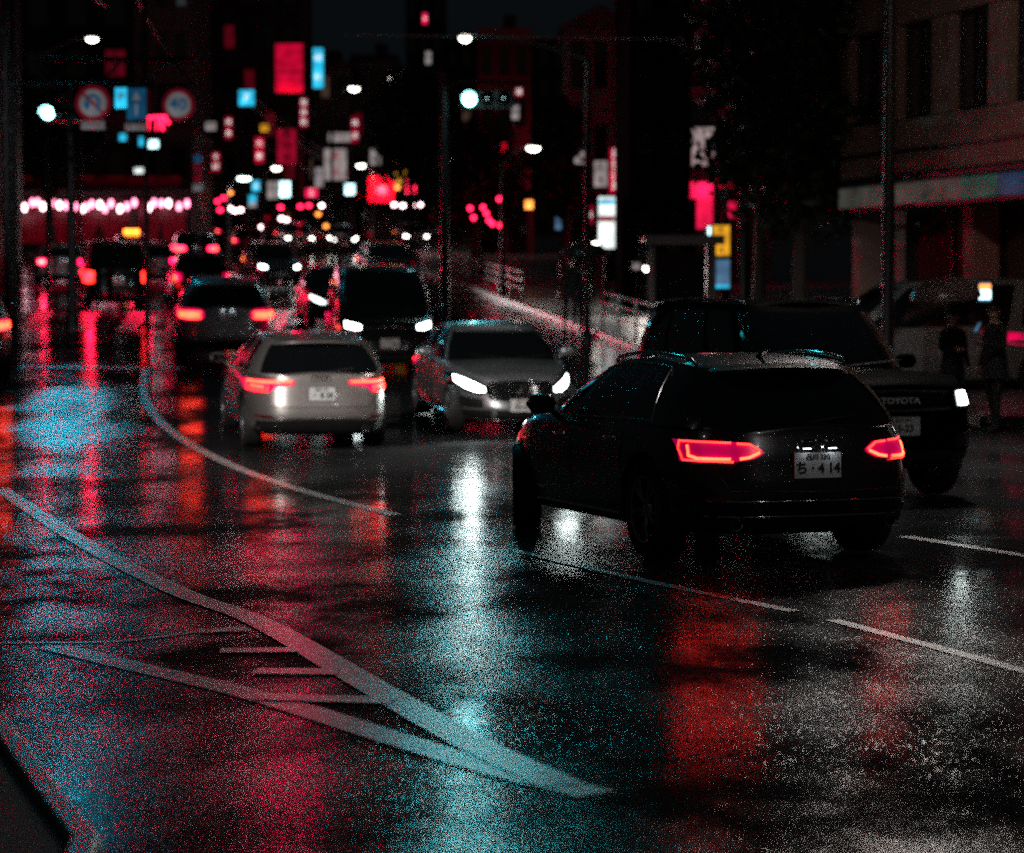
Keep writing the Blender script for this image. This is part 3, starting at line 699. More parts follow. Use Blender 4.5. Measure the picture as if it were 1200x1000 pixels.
HATCH = base(L=4.0, W=1.70, H=1.50, z0=.20, axles=(-1.2, 1.25), wr=.30, arch=.34,
    deck=[(-2.0, .92), (-1.7, .95), (-1, .95), (.3, .93), (.9, .92), (1.3, .88), (1.7, .80), (2.0, .66)],
    gh=dict(br=-1.86, tr=-1.50, tf=.15, bf=1.02, wb=.78, wt=.58, crown=.035, dome=.06, win=((-1.4, -.9), (-.8, -.05), (.05, .86)), ym=.5), doors=(-.9, .0, .9), handles=(-.7, .2),
    tail=dict(lens=[(.58, .78, .98), (.70, .75, 1.0), (.80, .78, .98)], bars=[('brake_red', .022, [(.66, .82), (.72, .95)]), ('amber', .018, [(.74, .80), (.76, .90)])]),
    plate_r=.66, text_r=('品川 502', '・ 7 31'), plate_f=.42, badge_r='disc', badge_z=.88,
    headl=dict(lens=[(.42, .60, .70), (.58, .58, .74), (.72, .62, .77), (.79, .68, .76)], core=[(.48, .62, .69), (.58, .61, .72), (.70, .64, .74)], lit=True, mat='head_far'), grille=[(-.38, .46, .60), (0, .45, .62), (.38, .46, .60)])
def put(root, px, py, S, yaw, end):
    # end = 'rear' / 'front': that bumper's centre stands on the ground point seen at (px, py); yaw 0 = driving away from the camera
    p = onroad(px, py); a = R(yaw); d = Vector((-math.sin(a), math.cos(a), 0))
    c = p + d * (S.L / 2 if end == 'rear' else -S.L / 2)
    set_on_ground(root, c.x, c.y, a, S.axles[1] - S.axles[0])
def set_on_ground(root, x, y, a, wb=2.7):
    d = Vector((-math.sin(a), math.cos(a), 0))
    zf = g(y + d.y * wb / 2); zr = g(y - d.y * wb / 2); pit = math.atan2(zf - zr, wb)
    root.location = (x, y, (zf + zr) / 2)
    root.rotation_mode = 'XYZ'
    # pitch with the slope about the car's own cross axis, then turn to the heading
    root.rotation_euler = (Matrix.Rotation(a, 3, 'Z') @ Matrix.Rotation(pit, 3, 'X')).to_euler()
# ------------------------------------------------------------------ road, pavements, markings
def ysteps(a, b):
    out = [a]; y = a
    while y < b:
        y += 0.5 if 4 < y < 60 else (2 if y < 160 else 10)
        out.append(min(y, b))
    return out
mb = MB(); xs = [-300, -120, -60, -30, -12, -6, -2, 2, 6, 12, 30, 60, 120, 300]
mb.grid([[(x, y, g(y)) for x in xs] for y in ysteps(-40, 800)])
structure(mb.build('road', M['asphalt'], None, 60))

def kerb_x(y):  # right-hand kerb line of the street
    x = 2.2 - 0.13 * (y - 52)
    if y < 37: x += (37 - y) ** 2 * 0.16
    return x
def left_x(y): return -11.6 - 0.17 * (y - 40) - (0.12 * (36 - y) ** 2 if y < 36 else 0)
def pavement(fn, sgn, y0, y1, name):
    ys = [y for y in ysteps(y0, y1)]
    mb = MB(); kb = MB()
    mb.grid([[(fn(y) + sgn * (.18 + u * w), y, g(y) + .14) for u, w in ((0, 0), (1, 1.5), (1, 4), (1, 60))] for y in ys])
    mb.grid([[(fn(y0) + sgn * (.18 + w), y0, g(y0) + z) for z in (-.05, .14)] for w in (0, 60)])
    structure(mb.build(name, M['concrete'], None, 60))
    kb.grid([[(fn(y) + sgn * w, y, g(y) + z) for w, z in ((0, -.05), (0.01, .13), (.03, .15), (.18, .15), (.18, .05))] for y in ys])
    structure(kb.build('kerb', M['kerb'], None, 40))
pavement(kerb_x, 1, 33.5, 190, 'pavement')
pavement(left_x, -1, 31, 190, 'pavement')

def ribbon(mb, pts, w, dz=.004, w2=None):
    # pts: ground points along the line
    out = []
    n = len(pts)
    for i, p in enumerate(pts):
        t = (pts[min(i + 1, n - 1)] - pts[max(i - 1, 0)]); t.z = 0; t.normalize()
        s = Vector((t.y, -t.x, 0)); ww = w if w2 is None else w + (w2 - w) * i / (n - 1)
        a, b = p + s * ww / 2, p - s * ww / 2
        out.append([Vector((a.x, a.y, g(a.y) + dz)), Vector((p.x, p.y, g(p.y) + dz)), Vector((b.x, b.y, g(b.y) + dz))])
    mb.grid(out)
def smooth_px(px, k=14):
    ps = [onroad(*q) for q in px]; out = []
    if len(ps) == 2:
        return [ps[0].lerp(ps[1], q / (k * 2)) for q in range(k * 2 + 1)]
    ext = [ps[0] * 2 - ps[1]] + ps + [ps[-1] * 2 - ps[-2]]
    for i in range(1, len(ext) - 2):
        p0, p1, p2, p3 = ext[i - 1:i + 3]
        for q in range(k):
            t = q / k
            out.append(0.5 * ((2 * p1) + (p2 - p0) * t + (2 * p0 - 5 * p1 + 4 * p2 - p3) * t * t + (3 * p1 - p0 - 3 * p2 + p3) * t ** 3))
    return out + [ps[-1]]
mk = MB()
ribbon(mk, smooth_px([(172, 430), (168, 452), (172, 472), (196, 502), (270, 545), (350, 574), (462, 604)]), .15)
ribbon(mk, smooth_px([(0, 573), (90, 632), (200, 690), (300, 728), (420, 796), (540, 865), (660, 922)]), .165, dz=.006)
ribbon(mk, smooth_px([(58, 758), (150, 780), (300, 816), (480, 872), (590, 905), (700, 932)]), .165)
for a, b, w in (((232, 741), (292, 739), .16), ((258, 764), (352, 763), .17), ((298, 788), (398, 789), .18), ((300, 818), (462, 823), .18)):
    ribbon(mk, smooth_px([a, b]), w, dz=.008)
ribbon(mk, smooth_px([(604, 646), (760, 682), (930, 717)]), .09)
ribbon(mk, smooth_px([(975, 727), (1170, 779), (1320, 822)]), .09)
ribbon(mk, smooth_px([(1060, 629), (1290, 666)]), .13)
ribbon(mk, smooth_px([(-60, 757), (20, 754), (140, 752), (230, 741)]), .06, dz=.003)
structure(mk.build('lane_markings', M['white_line'], None))
mk = MB()
ribbon(mk, smooth_px([(22, 430), (215, 432)]), .40)
structure(mk.build('stop_line', M['white_line'], None))
mk = MB()
for x in range(-20, 460, 56):
    p = onroad(x, 388); q = onroad(x + 17, 364); ribbon(mk, [p.lerp(q, k / 8) for k in range(9)], .5, dz=.005)
structure(mk.build('crossing_stripes', M['crossing'], None))
# the traffic island in the near left corner
isl = [onroad(*q, .155) - Vector((0, 0, .155)) for q in ((-160, 700), (0, 832), (60, 912), (112, 977), (104, 1002), (60, 1070), (-60, 1180), (-300, 1200), (-500, 900))]
mb = MB(); top = [p + Vector((0, 0, .13)) for p in isl]; mb.poly(top, 0)
for a, b, c, d in zip(isl, isl[1:] + isl[:1], top[1:] + top[:1], top): mb.quad(a, b, c, d)
structure(mb.build('traffic_island', M['tarmac'], None))
mb = MB(); rr = []
for i in range(6):
    a, b = isl[i], isl[i + 1]; d = (b - a); n_ = Vector((d.y, -d.x, 0)).normalized()
    for k in range(8):
        p = a.lerp(b, k / 8); n2 = -n_
        rr.append([p + n2 * .03 + Vector((0, 0, -.02)), p + n2 * .02 + Vector((0, 0, .13)), p + Vector((0, 0, .155)), p + n2 * -.06 + Vector((0, 0, .155)), p - n2 * .07 + Vector((0, 0, .10))])
mb.grid(rr); structure(mb.build('island_kerb', M['kerb'], None, 40))
# inner row of reflector studs on the island edge
# ------------------------------------------------------------------ street furniture
E = {}
E['near_teal'] = emit('near_signal_teal', (0.02, 0.70, 0.80), 8.0); E['teal'] = emit('signal_teal', (0.30, 1.0, 0.97), 12.0); E['tealglow'] = emit('signal_visor_glow', (0.02, 0.35, 0.36), 0.10)
E['lamp'] = emit('lamp_white', (1.0, 0.93, 0.80), 9.0); E['lampteal'] = emit('lamp_mint', (0.75, 1.0, 0.92), 8.0)
E['pink'] = emit('lantern_pink', (1.0, 0.22, 0.36), 5.0); E['pinkwhite'] = emit('lantern_pale', (1.0, 0.62, 0.66), 6.0)
E['red'] = emit('neon_red', (1.0, 0.012, 0.06), 5.0); E['redsoft'] = emit('red_lit_panel', (0.55, 0.004, 0.04), 0.35); E['board_red'] = emit('billboard_red', (0.85, 0.003, 0.05), 0.45); E['shop_red'] = emit('shop_glow', (0.5, 0.004, 0.03), 0.05); E['crimson'] = emit('crimson_lit', (0.9, 0.01, 0.09), 1.0)
E['cyan'] = emit('cyan_lit', (0.02, 0.42, 0.66), 1.1); E['cyanwhite'] = emit('pale_cyan_lit', (0.55, 0.95, 1.0), 2.4)
E['white'] = emit('white_lit', (0.85, 0.95, 0.93), 1.0); E['dimwhite'] = emit('dim_white_lit', (0.60, 0.52, 0.52), 0.35)
E['win_warm'] = emit('window_warm', (.5, .28, .2), .07); E['win_cool'] = emit('window_cool', (.25, .3, .35), .07); E['win_red'] = emit('window_red', (.5, .01, .04), .10); E['yellow'] = emit('yellow_lit', (0.85, 0.38, 0.02), 0.75); E['orange'] = emit('orange_lit', (1.0, 0.30, 0.05), 2.2)
E['signwhite'] = emit('sign_white', (0.60, 0.62, 0.66), 0.13); E['signred'] = emit('sign_red', (0.50, 0.01, 0.04), 0.13); E['signblue'] = emit('sign_blue', (0.01, 0.10, 0.22), 0.35)  # road signs given a faint glow in place of returned headlight
E['bluelit'] = emit('blue_lit', (0.10, 0.22, 0.38), 0.5)
E['teal_fill'] = emit('teal_fill', (0.0, 0.36, 0.56), 1.6)
E['green_strip'] = emit('green_strip', (0.01, 0.22, 0.17), 0.16); E['pale_strip'] = emit('pale_strip', (0.28, 0.28, 0.24), 0.09); E['blue_strip'] = emit('blue_strip', (0.01, 0.12, 0.26), 0.16)
E['pinkwall'] = emit('pink_wash', (0.75, 0.01, 0.08), 0.6)

def spot(parent, loc, target, power, size, col, blend=.4, rad=.15):
    l = bpy.data.lights.new('lamp_light', 'SPOT'); l.energy = power; l.spot_size = R(size); l.spot_blend = blend; l.color = col; l.shadow_soft_size = rad
    o = bpy.data.objects.new('lamp_light', l); C.objects.link(o); o.location = loc
    o.rotation_euler = (Vector(target) - Vector(loc)).to_track_quat('-Z', 'Y').to_euler(); o.parent = parent
    return o
def street_lamp(label, foot, head, lens='lamp', r=.06, size=(.5, .22), group=None, name='street_lamp', light=None):
    # foot: (x, y) of the pole; head: where the lamp hangs
    h = Vector(head); z = g(foot[1]) + .0
    if abs(kerb_x(foot[1]) - foot[0]) < 30 and foot[0] > kerb_x(foot[1]): z += .14
    root = thing(name, label, 'street lamp', (foot[0], foot[1], z), 0, group)
    o = Vector((foot[0], foot[1], z)); L_ = h - o
    mb = MB(); mb.lathe([(r * 2, 0), (r * 2, .25), (r * 1.3, .3), (r * 1.2, L_.z * .5), (r * .8, max(.5, L_.z - .35))], 'Z', 14, close=True); mb.build('pole', M['dark_metal'], root, 40)
    mb = MB(); t = max(.5, L_.z - .4)
    mb.tube([(0, 0, t)] + [(L_.x * k / 6, L_.y * k / 6, t + (L_.z + .12 - t) * math.sin(k / 6 * PI / 2)) for k in range(1, 7)], r * .6, n=8); mb.build('arm', M['grey_metal'], root, 60)
    mb = MB(); w, d = size
    mb.grid([[Vector((L_.x + w * .5 * u * 1.1, L_.y + d * .6 * v, L_.z + .05 + .1 * math.sqrt(max(0, 1 - .9 * u * u)) * math.sqrt(max(0, 1 - .9 * v * v)))) for u in [k / 4 for k in range(-4, 5)]] for v in [k / 3 for k in range(-3, 4)]])
    ho = mb.build('lamp_head', M['grey_metal'], root, 60)
    mb = MB(); rows = []
    for j in range(5):
        a = j / 4 * PI / 2; rows.append([(L_.x + w * .46 * math.cos(a) * math.cos(b), L_.y + d * .5 * math.cos(a) * math.sin(b), L_.z + .045 - .12 * math.sin(a)) for b in [2 * PI * q / 14 for q in range(15)]])
    mb.grid(rows); mb.build('lens', E[lens] if isinstance(lens, str) else lens, ho, 60)
    if light: spot(ho, (L_.x, L_.y, L_.z - .15), (light['to'][0] - o.x, light['to'][1] - o.y, light['to'][2] - o.z), light['p'], light['size'], light['col'], light.get('blend', .4), light.get('rad', .15))
    return root

def signal_head(label, c, foot, lit=0, beam=None, arm_z=None, yaw=0.0, scale=1.0, side=1, mat_='teal'):
    c = Vector(c); gz = g(foot[1])
    root = thing('traffic_signal', label, 'traffic light', (foot[0], foot[1], gz)); o = Vector((foot[0], foot[1], gz)); q = c - o
    mb = MB(); mb.lathe([(.17, 0), (.17, .3), (.11, .35), (.08, q.z + .6)], 'Z', 14, close=True); mb.build('pole', M['dark_metal'], root, 40)
    mb = MB(); mb.tube([(0, 0, q.z + .35), (q.x * .5, q.y * .5, q.z + .42), (q.x + (.9 if q.x > 0 else -.2), q.y, q.z + .35)], .045, n=8); mb.build('arm', M['dark_metal'], root, 60)
    s = scale; mb = MB(); bw, bh = 1.25 * s, .42 * s
    x0 = q.x - .42 * s
    rows = []
    for yy, e in ((.12, .92), (.10, 1), (-.02, 1), (-.05, .95)):
        rows.append([(x0 + .42 * s + bw / 2 * e * sgnpow(math.cos(a), .35) , q.y + yy * s, q.z + bh / 2 * e * sgnpow(math.sin(a), .35)) for a in [2 * PI * k / 32 for k in range(33)]])
    mb.grid(rows); mb.poly(rows[0][:-1][::-1]); mb.poly(rows[-1][:-1])
    for dx in (-.3, .3): mb.tube([(q.x + dx * s, q.y + .03, q.z + bh / 2 - .01), (q.x + dx * s, q.y + .03, q.z + .37)], .02)
    ho = mb.build('housing', M['dark_metal'], root, 40)
    for k in range(3):
        xx = q.x + (k - 1) * .40 * s; mb = MB()
        mb.lathe([(.15 * s, -.055 * s), (.14 * s, -.075 * s), (.10 * s, -.09 * s), (.001, -.10 * s)], 'Y', 24, c=(xx, q.y, q.z))
        mb.build('lens', E[mat_] if k == lit else M['glass'], ho, 60)
        mb = MB(); mb.grid([[(xx + math.cos(a) * .17 * s, q.y - d, q.z + math.sin(a) * .17 * s) for a in [R(-10 + 200 * j / 14) for j in range(15)]] for d in (.05 * s, .32 * s)]); mb.build('visor', M['pale_metal'] if k == lit else M['dark_metal'], ho, 60)  # the lit lamp's visor is made paler to show the lamp's glow
    if beam: spot(ho, (q.x + (lit - 1) * .40 * s, q.y - .36 * s, q.z), beam['to'], beam['p'], beam.get('size', 70), beam['col'], .6, .13 * s)
    return root

def sign_box(name, label, c, w, h, face, d=.18, yaw=0.0, text=None, tmat=None, tsize=.2, vertical=True, cat='sign', group=None, frame=None, bars=0, cabinet=None, sub=None, bracket=None):
    root = thing(name, label, cat, c, yaw, group)
    mb = MB(); t = .035
    mb.box((0, d / 2 + .01, 0), (w, d, h)); 
    for sx in (-1, 1): mb.box((sx * (w / 2 + t / 2), d / 2 - .01, 0), (t, d + .04, h + 2 * t))
    for sz in (-1, 1): mb.box((0, d / 2 - .01, sz * (h / 2 + t / 2)), (w, d + .04, t))
    if bracket:
        for k in (-.3, .3): mb.tube([(0, d, k * h), Vector(bracket) + Vector((0, 0, k * h))], .03)
    mb.build('cabinet', cabinet or M['dark_metal'], root)
    mb = MB(); mb.grid([[(-w / 2 + w * i / 6, -.004, -h / 2 + h * j / 8) for i in range(7)] for j in range(9)]); fo = mb.build('face', E[face], root)
    if text:
        mb = MB()
        if vertical:
            n = len(text)
            for k, ch in enumerate(text): text_into(mb, ch, tsize, 0, Matrix.Translation((0, -.012, h / 2 - h * (k + .5) / n)) @ FACE, depth=.004)
        else: text_into(mb, text, tsize, 0, Matrix.Translation((0, -.012, 0)) @ FACE, depth=.004)
        mb.build('lettering', tmat or E['white'], fo)
    for (z0, z1, mm) in (sub or []):
        mb = MB(); mb.box((0, -.012, (z0 + z1) / 2 * h), (w * .96, .012, (z1 - z0) * h)); mb.build('panel', E[mm], fo)
    return root

def round_sign(label, c, r, kind, group=None, pole=None):
    root = thing('road_sign', label, 'road sign', c, 0, group)
    if pole is not None:
        mb = MB(); mb.tube([(0, .06, r), (0, .06, pole - c[2])], .035); mb.build('post', M['dark_metal'], root, 60)
    mb = MB(); mb.lathe([(.001, .03), (r, .03), (r, 0), (r * .98, -.006), (r * .76, -.006)], 'Y', 36); mb.build('rim', E['signred'] if kind in ('forty', 'turn', 'red') else E['signblue'], root, 40)
    mb = MB(); mb.lathe([(r * .76, -.006), (.001, -.007)], 'Y', 36); fo = mb.build('disc', E['signwhite'] if kind in ('forty', 'turn') else (E['signred'] if kind == 'red' else E['signblue']), root)
    if kind == 'forty':
        mb = MB(); text_into(mb, '40', r * 1.05, 0, Matrix.Translation((0, -.016, 0)) @ FACE, depth=.004, bold=.006); mb.build('lettering', E['signblue'], fo)
    if kind == 'turn':
        mb = MB(); k = r * .36
        mb.tube([(k * .9, -.02, -r * .45), (k * .9, -.02, r * .1)] + [(k * .9 * math.cos(a), -.02, r * .1 + k * .9 * math.sin(a)) for a in [PI * j / 8 for j in range(9)]] + [(-k * .9, -.02, -r * .05)], r * .10, n=6)
        mb.poly([(-k * 1.6, -.02, -r * .0), (-k * .2, -.02, -r * .0), (-k * .9, -.02, -r * .45)]); mb.build('arrow', E['signblue'], fo)
        mb = MB(); mb.box((0, -.035, 0), (r * 1.6, .006, r * .16), rot=Matrix.Rotation(R(45), 3, 'Y')); mb.build('bar', E['signred'], fo)
    return root
def plate_sign(label, c, w, h, face, name='road_sign', content=None, post=None, group=None):
    root = thing(name, label, 'road sign', c, 0, group)
    mb = MB(); mb.box((0, .02, 0), (w, .03, h)); mb.build('backing', M['dark_metal'], root)
    mb = MB(); mb.box((0, -.003, 0), (w * .97, .012, h * .97)); fo = mb.build('face', E[face], root)
    if post is not None: mb = MB(); mb.tube([(0, .06, h * .4), (0, .06, post - c[2])], .035); mb.build('post', M['dark_metal'], root, 60)
    if content == 'arrow':
        mb = MB(); y = -.014; mb.poly([(-w * .22, y, h * .12), (w * .22, y, h * .12), (0, y, h * .38)]); mb.quad((-w * .06, y, -h * .36), (w * .06, y, -h * .36), (w * .06, y, 0), (-w * .06, y, 0)); mb.build('arrow', E['signwhite'], fo)
    elif content:
        mb = MB(); text_into(mb, content, h * .62, 0, Matrix.Translation((0, -.012, 0)) @ FACE, depth=.003); mb.build('lettering', E['signred'], fo)
    return root
X = lambda px, Y: (px - 600) / FPX * Y
# ------------------------------------------------------------------ buildings
def wallmat(name, col, scale=4.0): return plain(name, col, .6, vary=.35, scale=scale, bump=.3)
M['stone'] = wallmat('brown_stone', (.30, .20, .17), 2.2); M['dark_wall'] = wallmat('dark_render', (.035, .032, .032)); M['grey_wall'] = wallmat('grey_render', (.16, .15, .15))
M['black_wall'] = wallmat('black_panel', (.010, .010, .011)); M['black_wall'].node_tree.nodes['Principled BSDF'].inputs['Specular IOR Level'].default_value = 0.0; M['black_wall'].node_tree.nodes['Principled BSDF'].inputs['IOR'].default_value = 1.0; M['pink_wall'] = wallmat('pale_render', (.30, .25, .24)); M['roof'] = wallmat('roof_sheet', (.10, .09, .09))
WIN_LIT = [E['win_warm'], E['win_red'], E['win_cool']]
def building(name, label, p0, p1, H, depth, floors, bays, wall, base_h=3.4, lit=(), win=(.55, .55), roof='flat', cat='building', shop=True, groove=.03):
    """facade from p0 to p1 (left to right as seen from the street), each storey a row of bays with recessed windows"""
    p0, p1 = Vector((*p0, 0)), Vector((*p1, 0)); W_ = (p1 - p0).length; yaw = math.atan2(p1.y - p0.y, p1.x - p0.x)
    z = min(g(p0.y), g(p1.y)) - .2
    root = thing(name, label, cat, (p0.x, p0.y, z), yaw)
    fh = (H - base_h) / max(1, floors); bw = W_ / bays; ww, wh = bw * win[0], fh * win[1]; rec = .22
    mb = MB(); q = groove / 2
    for f in range(floors):
        zb = base_h + f * fh; zs = zb + fh * .5 * (1 - win[1]) + fh * .05; ze = zs + wh
        for b in range(bays):
            xb = b * bw; xs = xb + (bw - ww) / 2; xe = xs + ww
            mb.box(((xb + xb + bw) / 2, .15, (zb + zs) / 2), (bw - groove, .3, zs - zb - groove)); mb.box(((xb + xb + bw) / 2, .15, (ze + zb + fh) / 2), (bw - groove, .3, zb + fh - ze - groove))
            mb.box(((xb + xs) / 2, .15, (zs + ze) / 2), (xs - xb - groove, .3, wh)); mb.box(((xe + xb + bw) / 2, .15, (zs + ze) / 2), (xb + bw - xe - groove, .3, wh))
    mb.box((W_ / 2, .32 + depth / 2, (H + base_h) / 2), (W_ - .04, depth, H - base_h)) if floors else None
    mb.box((W_ / 2, 1.1 + (depth - 1) / 2, base_h / 2), (W_ - .06, depth - 1, base_h - .02))
    for k in range(max(2, bays // 2) + 1): mb.box((k * W_ / max(2, bays // 2), .6, base_h / 2 - .05), (.35, .5, base_h - .1))
    mb.build('wall', wall, root)
    for f in range(floors):
        zs = base_h + f * fh + fh * .5 * (1 - win[1]) + fh * .05
        for b in range(bays):
            cx = b * bw + bw / 2; cz = zs + wh / 2; m = MB(); t = .05
            for sx in (-1, 1): m.box((cx + sx * (ww / 2 - t / 2), rec, cz), (t, .08, wh))
            for sz in (-1, 1): m.box((cx, rec, cz + sz * (wh / 2 - t / 2)), (ww - 2 * t, .08, t))
            m.box((cx, rec, cz), (t * .7, .07, wh - 2 * t)); fo = m.build('window', M['dark_metal'], root)
            m = MB(); m.box((cx, rec + .02, cz), (ww - 2 * t, .012, wh - 2 * t)); m.build('pane', WIN_LIT[(f * 7 + b) % 3] if (f, b) in lit else M['glass'], fo)
    mb = MB()
    if roof == 'flat':
        for yy in (.1, depth + .2): mb.box((W_ / 2, yy, H + .2), (W_ + .1, .25, .5))
        for xx in (0.08, W_ - .08): mb.box((xx, depth / 2 + .15, H + .2), (.25, depth - .2, .5))
        mb.box((W_ * .6, depth * .5, H + .7), (W_ * .25, depth * .3, 1.6))
    else:
        r = [(-.3, -.3, H), (W_ + .3, -.3, H), (W_ + .3, depth + .6, H), (-.3, depth + .6, H), (W_ / 2, -.3, H + W_ * .32), (W_ / 2, depth + .6, H + W_ * .32)]
        mb.poly([r[0], r[1], r[4]]); mb.poly([r[3], r[2], r[5]][::-1]); mb.quad(r[0], r[4], r[5], r[3]); mb.quad(r[1], r[2], r[5], r[4]); mb.quad(r[0], r[3], r[2], r[1])
    mb.build('roof', M['roof'], root)
    if shop:
        m = MB(); m.box((W_ / 2, .9, base_h * .45), (W_ * .9, .05, base_h * .8)); so = m.build('shopfront', M['glass'], root)
        m = MB(); n = max(2, bays)
        for k in range(n + 1): m.box((W_ * .05 + W_ * .9 * k / n, .86, base_h * .45), (.06, .06, base_h * .8))
        m.box((W_ / 2, .86, base_h * .86), (W_ * .9, .06, .08)); m.build('shop_grid', M['dark_metal'], so)
    return root, z, yaw

# corner block on the right
def facade_r(Y): return 7.7 - .31 * (Y - 40)
pA = (facade_r(45), 45); pB = (facade_r(24), 24)
rb, rz_, ry_ = building('stone_office_block', 'brown stone office block with a glowing strip over its dark ground floor', pA, pB, 14.15, 9, 3, 11, M['stone'], base_h=4.25, win=(.65, .50), groove=.05)
W_ = math.hypot(pA[0] - pB[0], pA[1] - pB[1])
mb = MB(); mb.box((W_ / 2, .02, 4.17), (W_, .42, .10)); mb.box((W_ / 2, -.02, 4.67), (W_, .05, .06)); mb.box((W_ / 2, .0, 3.68), (W_, .5, .08)); mb.build('ledge', M['dark_metal'], rb)
for k in range(18):
    x0 = W_ * k / 18; mb = MB(); mb.box((x0 + W_ / 36, .02, 3.92), (W_ / 18 - .04, .1, .36))
    mb.build('fascia_panel', E['pale_strip'] if k < 4 else (E['blue_strip'] if k == 5 else E['green_strip']), rb)
mb = MB(); mb.box((W_ * .78, .7, 1.9), (2.6, .1, 1.5)); so = mb.build('shop_window', E['dimwhite'], rb)
mb = MB()
for sx in (-1.32, 1.32): mb.box((W_ * .78 + sx, .62, 1.9), (.08, .1, 1.66))
for sz in (1.12, 2.68): mb.box((W_ * .78, .62, sz), (2.56, .1, .08))
mb.build('window_frame', E['redsoft'], so)

# left: low shop across the head of the street with its row of lanterns
def bpx(x0, x1, Y): return ((x0 - 600) / FPX * Y, Y), ((x1 - 600) / FPX * Y, Y)
lo = building('lantern_shop', 'low shop glowing red behind a row of pink lanterns', *bpx(-60, 228, 126), 6.2, 8, 1, 8, M['dark_wall'], base_h=3.3, shop=True)[0]
mb = MB(); Ws = 288 / FPX * 126; mb.box((Ws / 2, -.7, 3.45), (Ws, 1.8, .16)); mb.build('awning', M['dark_wall'], lo)
mb = MB(); mb.box((Ws / 2, .82, 1.9), (Ws * .92, .06, 2.3)); mb.build('lit_interior', E['shop_red'], lo)
mb = MB(); mb.box((Ws / 2, .02, 4.0), (Ws * .9, .04, .5)); mb.build('sign_band', E['shop_red'], lo)
random.seed(11)
xs_ = [10, 17, 24, 30, 37, 43, 50, 56, 63, 70, 77, 88, 95, 102, 109, 116, 122, 129, 141, 148, 158, 176, 182, 189, 197, 211, 220]
for i, x in enumerate(xs_):
    y = 240 + random.uniform(-3, 5) + (10 if i < 2 else 0); p = at(x + random.uniform(-1.5, 1.5), y, 124.4 + random.uniform(-.3, .2)); mb = MB()
    mb.lathe([(.04, .20), (.08, .17), (.11, .06), (.115, -.05), (.08, -.16), (.04, -.20)], 'Z', 12, close=True); mb.tube([(0, 0, .2), (0, 0, .5)], .008, m=1)
    o = mb.build('paper_lantern', [E['pink'] if i % 3 else E['pinkwhite'], M['trim']], None, 50); o.location = p; tag(o, 'small glowing pink lantern hanging in the row under the red shop awning', 'lantern', 'pink lanterns along the shop awning')
building('dark_apartment_block', 'dark apartment block rising behind the lantern shop', *bpx(-110, 160, 140), 24, 10, 7, 6, M['dark_wall'], lit=((0, 3), (1, 4), (3, 2), (2, 5)))
building('neon_block', 'dark block behind the red neon characters', *bpx(160, 226, 134), 16, 9, 4, 3, M['grey_wall'], lit=((1, 0), (3, 2)))
building('side_block', 'dark corner block at the far left edge of the street', (-26, 66), (-17.6, 66), 13, 20, 4, 4, M['dark_wall'])
building('billboard_block', 'dark block carrying the big red billboard', *bpx(236, 352, 150), 17, 10, 5, 5, M['dark_wall'], lit=((1, 3), (3, 1), (0, 4), (2, 2)))
building('pale_block', 'pale wall of a narrow building beside the round white sign', *bpx(352, 412, 158), 11.5, 9, 3, 3, M['pink_wall'], lit=((0, 0), (2, 1)))
building('rose_block', 'pinkish lit building above the red shop in the street', *bpx(412, 466, 162), 12.2, 9, 3, 3, M['pink_wall'], lit=((0, 1), (1, 0)))
building('tall_tower', 'tall dark tower with two lit windows over the street end', *bpx(476, 520, 190), 27, 12, 9, 3, M['dark_wall'], lit=((8, 1), (6, 1)))
building('red_side_building', 'small building with a red washed front behind the dark tree', *bpx(560, 622, 118), 11, 10, 3, 3, M['dark_wall'])
building('gable_house', 'house with a pointed gable roof above the vertical red sign', *bpx(664, 742, 84), 9.2, 8, 2, 3, M['grey_wall'], roof='gable')
building('dark_slab_building', 'narrow black building standing between the white sign and the yellow sign', *bpx(737, 809, 64), 9.6, 9, 3, 2, M['black_wall'])
building('pink_washed_building', 'building with its lower wall washed in pink light behind the yellow sign', *bpx(800, 900, 82), 12, 9, 3, 3, M['grey_wall'])
building('plain_backdrop_block', 'plain dark block closing the street behind the parked traffic', *bpx(520, 664, 200), 16, 12, 5, 8, M['dark_wall'], lit=((0, 2), (1, 5), (2, 1)))

# ------------------------------------------------------------------ lit signs
def S_(name, label, x, y, w, h, Y, face, **k):
    s = Y / FPX; return sign_box(name, label, at(x, y, Y), w * s, h * s, face, **k)
S_('billboard', 'large red billboard panel high on the dark block', 339, 80, 32, 56, 110, 'board_red', sub=[(-.1, -.06, 'signred')], bracket=(0, 6, 0))
S_('vertical_sign', 'tall cyan sign with white characters beside the red billboard', 373, 80, 12, 46, 105, 'cyan', text='眼科', tmat=E['white'], tsize=.34, bracket=(-.6, 4, 0))
S_('vertical_sign', 'vertical crimson sign with four white characters on the gable house', 723, 200, 17, 52, 76, 'board_red', text='焼肉酒場', tmat=E['white'], tsize=.33, bracket=(0, 5, 0))
S_('pillar_sign', 'bright white pillar sign with a dark red band under the crimson sign', 711, 261, 19, 60, 72, 'white', sub=[(.02, .13, 'redsoft'), (.36, .44, 'cyan')])
S_('strip_sign', 'slim cyan and white strip sign next to the white pillar sign', 733, 268, 6, 84, 72, 'cyan', sub=[(.30, .46, 'white'), (.02, .2, 'cyanwhite')])
S_('yellow_sign', 'yellow lit sign with dark characters above the blue poster case', 845, 282, 20, 35, 58, 'yellow', text='質ブ買', tmat=M['trim'], tsize=.16, bracket=(0, 3, 0))
S_('poster_case', 'bluish lit poster case on the pavement under the yellow sign', 845, 321, 20, 33, 58, 'bluelit', sub=[(-.5, -.4, 'cyan')])
